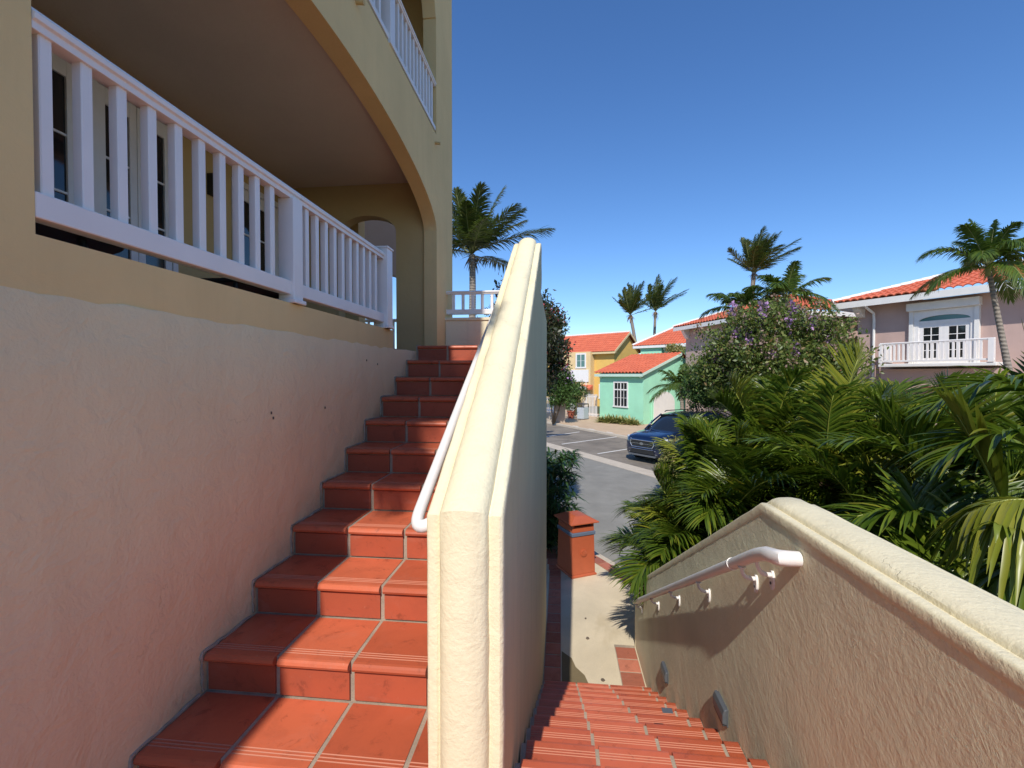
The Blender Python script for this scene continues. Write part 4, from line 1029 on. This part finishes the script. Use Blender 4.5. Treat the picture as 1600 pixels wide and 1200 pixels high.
# --- yellow house (two storeys) behind
yc = at(960, 560, 47); yh = thing('yellow_house', 'two-storey yellow house with long orange tiled roof left of the mint cottage', 'house', (yc.x, yc.y, FP))
a = Vector((-.80, .60)); 
def yf(u, d, z): return (yc.x+a.x*u-a.y*d, yc.y+a.y*u+a.x*d, z)
gable_house(yh, yf, 9.5, 5.2, FP-.2, 4.15, 6.0, 'yellow', ov=.5, trim='ytrim')
mb = MB(); mb.box(2.4, 7.5, .001, .75, FP-.2, 3.95, 0, yf); mb.build('front_bay', 'yellow2', yh)
f75 = lambda u, d, z: yf(u, d+.75, z)
window(yh, f75, 3.1, 4.1, 2.35, 3.65, 2, 2, 'glass_teal', .16)
mb = MB(); mb.box(2.6, 4.9, .001, .10, .75, 2.05, 0, f75); mb.build('panel', 'white', yh)
mb = MB(); mb.box(2.1, 4.9, .0, .55, -.05, .12, 0, f75); mb.prism([(0, .12), (.55, .12), (0, .45)], 2.1, 4.9, 'x', 0, f75); mb.build('canopy', 'roof', yh)
mb = MB(); mb.tube([f75(2.9, .06, 1.0), f75(2.9, .06, -1.5)], .05, 8); mb.build('downpipe', 'trim', yh)
yfs = lambda u, d, z: yf(-d, -u, z)
window(yh, yfs, 1.5, 2.3, 1.9, 2.9, 2, 2, 'bluecurt', .12)
window(yh, lambda u, d, z: yf(u, d, z), 1.0, 1.7, -.9, .4, 1, 2, 'bluecurt', .12)

# --- two-storey green house
c = at(1078, 560, 40); gh = thing('green_house', 'two-storey mint green house with orange hipped roof behind the cottage', 'house', (c.x, c.y, FP))
a2 = Vector((-.80, .60)); 
def hf(u, d, z): return (c.x+a2.x*u-a2.y*d, c.y+a2.y*u+a2.x*d, z)
mb = MB(); mb.box(-1.5, 4.2, -6, 0, FP-.2, 4.20, 0, hf); mb.box(2.2, 4.2, 0, .9, FP-.2, 4.2, 0, hf); mb.build('wall', 'green', gh)
mb = MB(); roof_slope(mb, hf(-2.0, 1.15, 4.15), hf(4.9, 1.15, 4.15), hf(-1.4, -2.2, 6.15), hf(1.6, -2.2, 6.15), wl=.26)
roof_slope(mb, hf(4.9, 1.15, 4.15), hf(4.9, -6.2, 4.15), hf(1.6, -2.2, 6.15), hf(1.6, -3.2, 6.15), wl=.26)
mb.build('roof', 'roof', gh, smooth=True, angle=35)
mb = MB(); mb.box(-2.0, 4.9, 1.10, 1.16, 3.92, 4.14, 0, hf); mb.box(4.84, 4.9, -6.2, 1.16, 3.92, 4.14, 0, hf); mb.box(-2, 4.84, .0, 1.10, 3.95, 4.0, 0, hf); mb.build('fascia', 'trim', gh)
mb = MB(); ridge_cap(mb, hf(4.9, 1.15, 4.25), hf(1.6, -2.2, 6.25), .1); ridge_cap(mb, hf(1.6, -2.2, 6.25), hf(-1.4, -2.2, 6.25), .1); mb.build('ridge_tiles', 'trim', gh, smooth=True)
window(gh, hf, .35, 1.35, 1.9, 2.95, 2, 2, 'glass', .18)
mb = MB(); mb.prism([(0, 3.9), (.8, 3.9), (.7, 3.7), (0, 3.2)], 1.85, 2.1, 'x', 0, hf); mb.build('corbel', 'trim', gh)
cc = at(1055, 546, 36); bushy('balcony_plant', 'small leafy balcony plant by the window of the two-storey green house', 'plant', (cc.x, cc.y, 1.0), cc, (.7, .5, .45), 'croton', 20, 30, 30, .18, None, .03, clump=.2)

# --- right mauve house
mh = thing('mauve_house', 'two-storey mauve house with white balcony doors and barrel tile roof at right', 'house', (16, 17, G))
def camxy(X, Y): 
    cy, sy = math.cos(YAW), math.sin(YAW); return Vector((X*cy-Y*sy, X*sy+Y*cy))
m0 = camxy(14.9, 21.4); m1 = camxy(17.8, 15.9); am = (m1-m0).normalized(); nm = Vector((-am.y, am.x)); nm = nm if nm.dot(-m0) > 0 else -nm
EZ = 4.62; OVm = .75
def mf(u, d, z): return (m0.x+am.x*u+nm.x*d, m0.y+am.y*u+nm.y*d, z)      # d=0 is the fascia line
def mw(u, d, z): return mf(u, d-OVm, z)                                  # d=0 is the wall plane
mb = MB(); mb.box(.75, 13, -8, 0, G-.3, EZ-.06, 0, mw); mb.build('wall', 'mauve', mh)
mb = MB(); HR = 3.5
roof_slope(mb, mf(0, 0, EZ+.16), mf(13, 0, EZ+.16), mf(HR, -HR, EZ+1.30), mf(13, -HR, EZ+1.30), wl=.27, amp=.045, tile_r=.42)
roof_slope(mb, mf(0, -2*HR, EZ+.16), mf(0, 0, EZ+.16), mf(HR, -HR-.05, EZ+1.30), mf(HR, -HR, EZ+1.30), wl=.27, amp=.045, tile_r=.42)
mb.build('roof', 'roof', mh, smooth=True, angle=35)
mb = MB(); ridge_cap(mb, mf(.02, -.02, EZ+.24), mf(HR, -HR, EZ+1.37), .10); ridge_cap(mb, mf(HR, -HR, EZ+1.37), mf(13, -HR, EZ+1.37), .10); mb.build('ridge_tiles', 'trim', mh, smooth=True)
mb = MB(); mb.box(0, 13, -.06, 0, EZ-.14, EZ+.13, 0, mf); mb.box(0, .06, -2*HR, -.06, EZ-.14, EZ+.13, 0, mf); mb.box(.06, 13, -OVm+.0, -.06, EZ-.05, EZ-.01, 0, mf); mb.build('fascia', 'trim', mh)
mb = MB(); mb.prism([(0, EZ-.08), (OVm*.8, EZ-.08), (OVm*.7, EZ-.26), (.16, EZ-.55), (0, EZ-.57)], .78, 1.05, 'x', 0, mw); mb.build('corbel', 'trim', mh)
mb = MB(); mb.tube([mf(1.35, -.02, EZ-.10), mf(1.38, -.15, EZ-.22), mf(1.42, -OVm+.12, EZ-.42), mf(1.42, -OVm+.07, EZ-.7), mf(1.42, -OVm+.07, -1.5)], .055, 8); mb.build('downpipe', 'trim', mh, smooth=True)
# door with shutter box
DU0, DU1 = 3.02, 4.62; FZ = 1.92; DT = 4.00
mb = MB(); mb.box(DU0-.36, DU1+.30, .002, .30, DT+.10, DT+.42, 0, mw); mb.build('shutter_box', 'trim', mh, bevel=.02)
mb = MB(); mb.box(DU0-.30, DU0-.16, .002, .16, FZ, DT+.10, 0, mw); mb.box(DU1+.12, DU1+.26, .002, .16, FZ, DT+.10, 0, mw); mb.build('shutter_track', 'trim', mh)
mb = MB(); mb.box(DU0-.15, DU0, .002, .10, FZ, DT+.09, 0, mw); mb.box(DU1, DU1+.115, .002, .10, FZ, DT+.09, 0, mw)
lo = lambda s: 3.66+.20*math.sqrt(max(0, 1-((s-(DU0+DU1)/2)/((DU1-DU0)/2*1.001))**2))
strip(mb, fine(DU0, DU1, 20), lo, K(DT+.09), .002, .10, lambda d, s, z: mw(s, d, z)); mb.box(DU0, DU1, .002, .08, 3.56, 3.66, 0, mw)
dfm = mb.build('door_frame', 'white', mh)
mb = MB(); strip(mb, fine(DU0, DU1, 20), K(3.64), lambda s: lo(s)+.01, .002, .03, lambda d, s, z: mw(s, d, z)); mb.build('fanlight', 'glass_teal', dfm)
for (ua, ub) in ((DU0, (DU0+DU1)/2-.002), ((DU0+DU1)/2+.002, DU1)):
    m = MB(); st = .15; m.box(ua, ua+st, .01, .06, FZ, 3.56, 0, mw); m.box(ub-st, ub, .01, .06, FZ, 3.56, 0, mw); m.box(ua+st, ub-st, .01, .06, 3.38, 3.56, 0, mw); m.box(ua+st, ub-st, .01, .06, FZ, FZ+.22, 0, mw)
    um = (ua+ub)/2; m.box(um-.016, um+.016, .012, .055, FZ+.22, 3.38, 0, mw)
    for q in (1, 2, 3): z = FZ+.22+(3.38-FZ-.22)*q/4; m.box(ua+st, ub-st, .014, .053, z-.014, z+.014, 0, mw)
    d = m.build('door_leaf', 'white', mh)
    m = MB(); m.box(ua+st-.01, ub-st+.01, .02, .035, FZ+.21, 3.39, 0, mw); m.build('pane', 'glass', d)
# balcony
mb = MB(); mb.box(2.0, 5.6, .001, 1.0, FZ-.14, FZ-.01, 0, mw); mb.build('balcony_slab', 'trim', mh, bevel=.02)
fm = lambda u, d, z: mw(u, .95+d, z)
railing('railing', '', fm, 2.05, 5.55, FZ+.06, FZ+.13, FZ+.80, FZ+.87, [(2.08, .12, FZ, FZ+.84), (5.46, .16, FZ, FZ+.86)], [2.24+.155*i for i in range(20)], w=.065, th=.08, part_of=mh)
fs_ = lambda u, d, z: mw(2.08+d, u, z)
railing('railing', '', fs_, .02, .88, FZ+.06, FZ+.13, FZ+.80, FZ+.87, [], [.12+.155*i for i in range(5)], w=.065, th=.08, part_of=mh)
mb = MB(); strip(mb, fine(2.3, 5.3, 20), lambda s: arch(s, 2.3, 5.3, .3, 1.0, 2), K(FZ-.23), .002, .55, lambda d, s, z: mw(s, d, z)); mb.box(1.9, 2.3, .002, .55, G, FZ-.23, 0, mw); mb.box(5.3, 5.7, .002, .55, G, FZ-.23, 0, mw); mb.build('porch', 'mauve', mh, smooth=True, angle=30)

# --- second mauve house behind the lilac tree
n0 = camxy(13.2, 22.6); m2h = thing('mauve_house', 'farther mauve house with tiled hip roof mostly hidden behind the lilac tree', 'house', (n0.x, n0.y, G))
d1 = (camxy(11.25, 30.9)-n0).normalized(); d2 = Vector((d1.y, -d1.x))
def nf_(u, d, z): return (n0.x+d1.x*u+d2.x*d, n0.y+d1.y*u+d2.y*d, z)     # u away (left face), d to the right
E2 = 4.62; LU = 9.2; LD = 10.
mb = MB(); mb.box(.6, LU-.6, .6, LD-.6, G-.3, E2-.05, 0, nf_); mb.build('wall', 'mauve', m2h)
mb = MB(); hh = LU/2; zr2 = E2+1.75
roof_slope(mb, nf_(LU, 0, E2+.1), nf_(0, 0, E2+.1), nf_(hh+.01, hh, zr2), nf_(hh, hh, zr2), wl=.27, amp=.045)
roof_slope(mb, nf_(0, 0, E2+.1), nf_(0, LD, E2+.1), nf_(hh, hh, zr2), nf_(hh, LD-hh, zr2), wl=.27, amp=.045)
roof_slope(mb, nf_(LU, LD, E2+.1), nf_(LU, 0, E2+.1), nf_(hh, LD-hh, zr2), nf_(hh, hh, zr2), wl=.27, amp=.045)
mb.build('roof', 'roof', m2h, smooth=True, angle=35)
mb = MB(); ridge_cap(mb, nf_(LU, 0, E2+.16), nf_(hh, hh, zr2+.06)); ridge_cap(mb, nf_(0, 0, E2+.16), nf_(hh, hh, zr2+.06)); mb.build('ridge_tiles', 'trim', m2h, smooth=True)
mb = MB(); mb.box(0, LU, 0, .06, E2-.16, E2+.08, 0, nf_); mb.box(0, .06, .06, LD, E2-.16, E2+.08, 0, nf_); mb.box(.06, LU, .06, .6, E2-.06, E2-.02, 0, nf_); mb.box(.06, .6, .6, LD, E2-.06, E2-.02, 0, nf_); mb.build('fascia', 'trim', m2h)
mb = MB(); mb.prism([(.6, E2-.08), (.12, E2-.08), (.2, E2-.3), (.45, E2-.7), (.6, E2-.75)], LU-1.0, LU-.7, 'x', 0, nf_); mb.build('corbel', 'trim', m2h)

# ================================================================= FAR PAVEMENT THINGS
# grey litter bin
p = at(912, 657.5, 32.8); gbn = thing('litter_bin', 'grey square litter bin with dark hood on the far pavement', 'bin', (p.x, p.y, FP))
ga = Vector((.75, -.30, 0)).normalized(); gb2 = Vector((.5, .8, 0)).normalized()
def gbf(a, b, z): q = Vector((p.x, p.y, 0))+ga*a*0+Vector((-.866, .30, 0)).normalized()*a+Vector((.62, .78, 0)).normalized()*b; return (q.x, q.y, z)
mb = MB(); mb.box(0, .50, 0, .62, FP+.05, FP+.86, 0, gbf); mb.build('body', 'binlight', gbn, bevel=.02)
mb = MB(); mb.box(.02, .48, .02, .60, FP, FP+.05, 0, gbf); mb.build('base', 'darkgrey', gbn)
mb = MB(); mb.box(.0, .50, 0, .62, FP+1.08, FP+1.15, 0, gbf); mb.build('hood', 'darkgrey', gbn, bevel=.01)
mb = MB(); 
for (a_, b_) in ((0, 0), (.46, 0), (0, .58), (.46, .58)): mb.box(a_, a_+.04, b_, b_+.04, FP+.86, FP+1.08, 0, gbf)
mb.build('hood_posts', 'darkgrey', gbn)
# potted plant
p2 = at(892, 655, 34.0); pt_ = thing('potted_plant', 'bushy plant in a terracotta pot next to the grey bin', 'plant', (p2.x, p2.y, FP))
mb = MB(); mb.loft([[(p2.x+r*math.cos(2*math.pi*i/20), p2.y+r*math.sin(2*math.pi*i/20), z) for i in range(20)] for r, z in ((.19, FP), (.27, FP+.48), (.31, FP+.48), (.31, FP+.58), (.25, FP+.58), (.24, FP+.5))]); mb.build('pot', 'terra', pt_, smooth=True)
LB = LeafB(); rng = np.random.default_rng(50); P, _ = lumpy((p2.x-.05, p2.y, FP+.98), (.45, .4, .5), 40, 40, rng, .22, .2); cards(LB, P, .12, rng); LB.obj('foliage', 'bushgreen', pt_, False)
LB = LeafB(); P, _ = lumpy((p2.x+.1, p2.y-.35, FP+.8), (.28, .15, .28), 12, 8, rng, .2, .2); cards(LB, P, .08, rng); LB.obj('flowers', 'line', pt_, False)
# stone wall pillar and planter wall at left
def pillar(px, py, Y, w, h, label, mat, capm='trim'):
    q = at(px, py, Y); t = thing('gate_pillar', label, 'pillar', (q.x, q.y, FP), 'masonry pillars by the far gardens'); m = MB(); m.box(q.x-w/2, q.x+w/2, q.y-w/2, q.y+w/2, FP-.02, FP+h); m.build('shaft', mat, t, bevel=.02)
    m = MB(); m.box(q.x-w/2-.08, q.x+w/2+.08, q.y-w/2-.08, q.y+w/2+.08, FP+h, FP+h+.14); m.box(q.x-w/2-.03, q.x+w/2+.03, q.y-w/2-.03, q.y+w/2+.03, FP+h+.14, FP+h+.22); m.build('capstone', capm, t, bevel=.02); return q
q1 = pillar(876, 656, 31.0, .62, 1.72, 'grey brown masonry pillar standing before the garden fence', 'stonepost', 'stonepost')
q2 = pillar(905, 648, 38.0, .95, 2.05, 'cream pillar with arched panel behind the grey bin', 'yellow2')
mb = MB(); mb.prism([(q1.x-6, q1.y+4.3), (q1.x-5.8, q1.y+4.6), (q1.x-.30, q1.y+.3), (q1.x-.35, q1.y-.0)], FP-.02, FP+.62, 'z'); o = mb.build('garden_wall', 'stonepost'); tag(o, 'low grey brown masonry wall running left from the masonry pillar', 'wall')
def picket(label, A, B, z0, z1, w=.09, gap=.16):
    A = Vector(A); B = Vector(B); L = (B-A).length; d = (B-A)/L; n = Vector((-d.y, d.x)); t = thing('picket_fence', label, 'fence', (A.x, A.y, z0))
    fr = lambda u, dd, z: (A.x+d.x*u+n.x*dd, A.y+d.y*u+n.y*dd, z)
    m = MB(); m.box(0, L, -.02, .02, z0+.12, z0+.20, 0, fr); m.box(0, L, -.02, .02, z1-.25, z1-.17, 0, fr); m.build('rail', 'white_rail', t)
    k = int(L/gap); f = None
    for i in range(k):
        u = gap*(i+.5)
        if f is None: m = MB(); m.box(u-w/2, u+w/2, -.035, -.021, z0, z1-.05, 0, fr); m.prism([(u-w/2, z1-.05), (u+w/2, z1-.05), (u, z1)], -.035, -.021, 'y', 0, fr); f = m.build('picket', 'white_rail', t); u0 = u
        else: copy_at(f, Vector(fr(u, 0, 0))-Vector(fr(u0, 0, 0)))
    return t
A = at(910, 660, 36.5); B = at(934, 660, 35.0); picket('white picket fence between the cream pillar and the mint cottage', (A.x, A.y), (B.x, B.y), FP, FP+1.75)
A = (q1.x-4.0, q1.y+3.3); B = (q1.x-.32, q1.y+.25); picket('white picket fence on the low masonry wall left of the pillar', A, B, FP+.62, FP+1.75)

# ================================================================= CAR
fl = Vector((2.44, 18.30)); hd = Vector((-.76, -.65)).normalized(); lf = Vector((-hd.y, hd.x)); lf = lf if lf.x > 0 else -lf     # car's left is towards +x
fc = fl + lf*.96 - hd*.0
CAR = thing('parked_car', 'dark blue parked suv with chrome grille surround half hidden by palms', 'car', (fc.x, fc.y, RD))
def cf(x, y, z): return (fc.x+hd.x*x+lf.x*y, fc.y+hd.y*x+lf.y*y, RD+z)      # x forward, y to car's left
def sect(x, w, zb, zsill, zsh, zh, crown=.03, tw=.0):
    h = [(0, zb), (w*.80, zb), (w*.94, zb+.05), (w*.985, zsill), (w, zsill+.18), (w*.995, (zsill+zsh)/2+.1), (w*.975, zsh-.05), (w*.94, zsh), (w*.80, zh), (w*.5, zh+crown*.8), (0, zh+crown)]
    pts = [(x, y, z) for y, z in h] + [(x, -y, z) for y, z in reversed(h[1:-1])]
    return [cf(*p) for p in pts]
secs = [(.00, .66, .36, .42, .78, .86), (-.05, .80, .30, .40, .84, .95), (-.16, .89, .24, .38, .90, 1.00), (-.35, .945, .22, .36, .95, 1.04), (-.8, .965, .30, .38, 1.00, 1.10), (-1.25, .97, .22, .34, 1.03, 1.15),
        (-1.5, .965, .20, .32, 1.05, 1.14), (-2.4, .965, .20, .30, 1.07, 1.12), (-3.6, .965, .22, .32, 1.10, 1.14), (-4.5, .955, .26, .36, 1.12, 1.16), (-4.85, .90, .34, .42, 1.10, 1.14), (-4.98, .80, .42, .48, 1.05, 1.08)]
mb = MB(); mb.loft([sect(*s_) for s_ in secs]); mb.build('body', 'carpaint', CAR, smooth='all')
def gsec(x, wb, zb, wt, zt_): 
    h = [(wb, zb), (wb*.985, zb+.08), ((wb+wt)/2+.03, (zb+zt_)/2+.05), (wt+.03, zt_-.06), (wt-.03, zt_), (wt*.5, zt_+.02), (0, zt_+.028)]
    return [cf(x, y, z) for y, z in h]+[cf(x, -y, z) for y, z in reversed(h[:-1])]
mb = MB(); mb.loft([gsec(-1.12, .80, 1.08, .70, 1.13), gsec(-1.55, .86, 1.08, .68, 1.42), gsec(-2.05, .875, 1.08, .66, 1.70), gsec(-2.6, .88, 1.1, .66, 1.76), gsec(-4.1, .87, 1.12, .65, 1.74), gsec(-4.55, .85, 1.12, .63, 1.62), gsec(-4.9, .80, 1.12, .6, 1.15)], False, False)
mb.build('windows', 'glass', CAR, smooth='all')
mb = MB(); 
def roofsec(x, w, z): h = [(w+.045, z-.09), (w+.03, z-.03), (w-.02, z+.018), (w*.5, z+.038), (0, z+.045)]; return [cf(x, y, zz) for y, zz in h]+[cf(x, -y, zz) for y, zz in reversed(h[:-1])]
mb.loft([roofsec(-1.98, .66, 1.685), roofsec(-2.6, .66, 1.765), roofsec(-4.1, .65, 1.745), roofsec(-4.6, .63, 1.62)], False, False); mb.build('roof_panel', 'carpaint', CAR, smooth='all')
for sgn in (-1, 1):
    m = MB(); m.tube([cf(-1.15, sgn*.82, 1.12), cf(-1.6, sgn*.78, 1.44), cf(-2.05, sgn*.72, 1.70)], .035, 6); m.build('window_pillar', 'carpaint', CAR, smooth='all'); m = MB(); m.tube([cf(-2.9, sgn*.90, 1.10), cf(-2.95, sgn*.70, 1.74)], .035, 6); m.build('window_pillar', 'carpaint', CAR, smooth='all'); m = MB(); m.tube([cf(-4.0, sgn*.90, 1.10), cf(-4.1, sgn*.68, 1.72)], .045, 6); m.build('window_pillar', 'carpaint', CAR, smooth='all')
    m = MB(); m.tube([cf(-2.2, sgn*.66, 1.80), cf(-2.3, sgn*.66, 1.84), cf(-4.0, sgn*.64, 1.83), cf(-4.1, sgn*.64, 1.79)], .02, 6); m.build('roof_rail', 'black', CAR)
    m = MB(); m.loft([[cf(-1.75+.10*math.cos(a), sgn*(1.02+q), 1.16+.085*math.sin(a)) for a in [2*math.pi*i/10 for i in range(10)]] for q in (-.09, .10)]); m.build('wing_mirror', 'carpaint', CAR, smooth=True)
    m = MB(); m.prism([(.50, .80), (.90, .86), (.93, .93), (.86, .965), (.56, .90)], -.30, .022, 'x', 0, lambda x, y, z: cf(x-(.22*max(0, (abs(y)-.5)/.4)), sgn*y, z)); hl = m.build('headlight', 'lens', CAR, bevel=.01)
    m = MB(); m.prism([(.60, .845), (.82, .87), (.84, .91), (.64, .885)], -.1, .028, 'x', 0, lambda x, y, z: cf(x-(.22*max(0, (abs(y)-.5)/.4)), sgn*y, z)); m.build('lamp_core', 'darkgrey', hl)
    m = MB(); m.box(-.12, .045, .56, .86, .50, .525, 0, lambda x, y, z: cf(x-.16*max(0, (y-.5)/.4), sgn*y, z)); m.box(-.12, .045, .58, .82, .37, .40, 0, lambda x, y, z: cf(x-.16*max(0, (y-.5)/.4), sgn*y, z)); m.build('fog_light_trim', 'steel', CAR)
for (x, y) in ((-.98, .86), (-.98, -.86), (-3.92, .86), (-3.92, -.86)):
    sg = 1 if y > 0 else -1
    m = MB(); rg = lambda r, yy: [cf(x+r*math.cos(2*math.pi*i/28), yy, .37+r*math.sin(2*math.pi*i/28)) for i in range(28)]
    m.loft([rg(.33, y-.12*sg), rg(.37, y-.10*sg), rg(.37, y+.09*sg), rg(.34, y+.115*sg), rg(.25, y+.115*sg)]); w = m.build('wheel', 'tyre', CAR, smooth=True)
    m = MB(); m.loft([rg(.245, y+.09*sg), rg(.245, y+.112*sg), rg(.22, y+.118*sg), rg(.205, y+.095*sg)])
    for k in range(5):
        a = 2*math.pi*k/5; m.tube([cf(x, y+.11*sg, .37), cf(x+.225*math.cos(a), y+.11*sg, .37+.225*math.sin(a))], [.035, .025], 6)
    m.build('rim', 'steel', w)
    m = MB(); m.loft([rg(.42, y+.108*sg), rg(.385, y+.114*sg), rg(.37, y+.09*sg)], True, False); m.build('wheel_arch', 'black', CAR, smooth='all')
mb = MB(); gp = [(-.46, .60), (.46, .60), (.54, .72), (.50, .86), (-.50, .86), (-.54, .72)]
mb.prism(gp, -.05, .028, 'x', 0, cf); gr = mb.build('grille', 'black', CAR)
mb = MB(); 
for i in range(6): a_, b_ = gp[i], gp[(i+1) % 6]; mb.tube([cf(.030, a_[0]*1.02, a_[1]), cf(.030, b_[0]*1.02, b_[1])], .020, 8)
mb.build('chrome_surround', 'steel', gr, smooth=True)
mb = MB(); mb.box(.02, .04, -.46, .46, .722, .738, 0, cf); mb.loft([[cf(.036+q, .095*math.cos(a), .735+.052*math.sin(a)) for a in [2*math.pi*i/16 for i in range(16)]] for q in (0, .02)]); mb.build('emblem', 'steel', gr)
mb = MB(); mb.prism([(-.58, .36), (.58, .36), (.50, .50), (-.50, .50)], -.05, .030, 'x', 0, cf); mb.build('lower_grille', 'black', CAR)
mb = MB(); mb.prism([(-.62, .27), (.62, .27), (.66, .33), (-.66, .33)], -.05, .045, 'x', 0, cf); mb.build('bumper_trim', 'grey', CAR)
mb = MB(); mb.tube([cf(.01, -.50, .535), cf(.035, -.3, .53), cf(.035, .3, .53), cf(.01, .50, .535)], .018, 6); mb.build('bumper_strip', 'steel', CAR)

# leaves and crumbs on the pavement
for (px, py, r, lab) in ((918, 997, .022, 'dark dried leaf on the pavement in the middle of the lower path'), (915, 966, .013, 'tiny curled dark leaf on the lower path below the palm shadow'), (942, 1062, .022, 'round dark leaf at the foot of the descending steps')):
    d = at(px, py, 1)-Vector(cam.location); q = Vector(cam.location)+d*((G+.008-H)/d.z); mb = MB(); k = random.Random(px)
    mb.loft([[(q.x+r*k.uniform(.6, 1.2)*math.cos(a), q.y+r*k.uniform(.6, 1.3)*math.sin(a), G+zz) for a in [2*math.pi*i/8 for i in range(8)]] for zz in (.002, .012)]); o = mb.build('fallen_leaf', 'bark'); tag(o, lab, 'leaf')
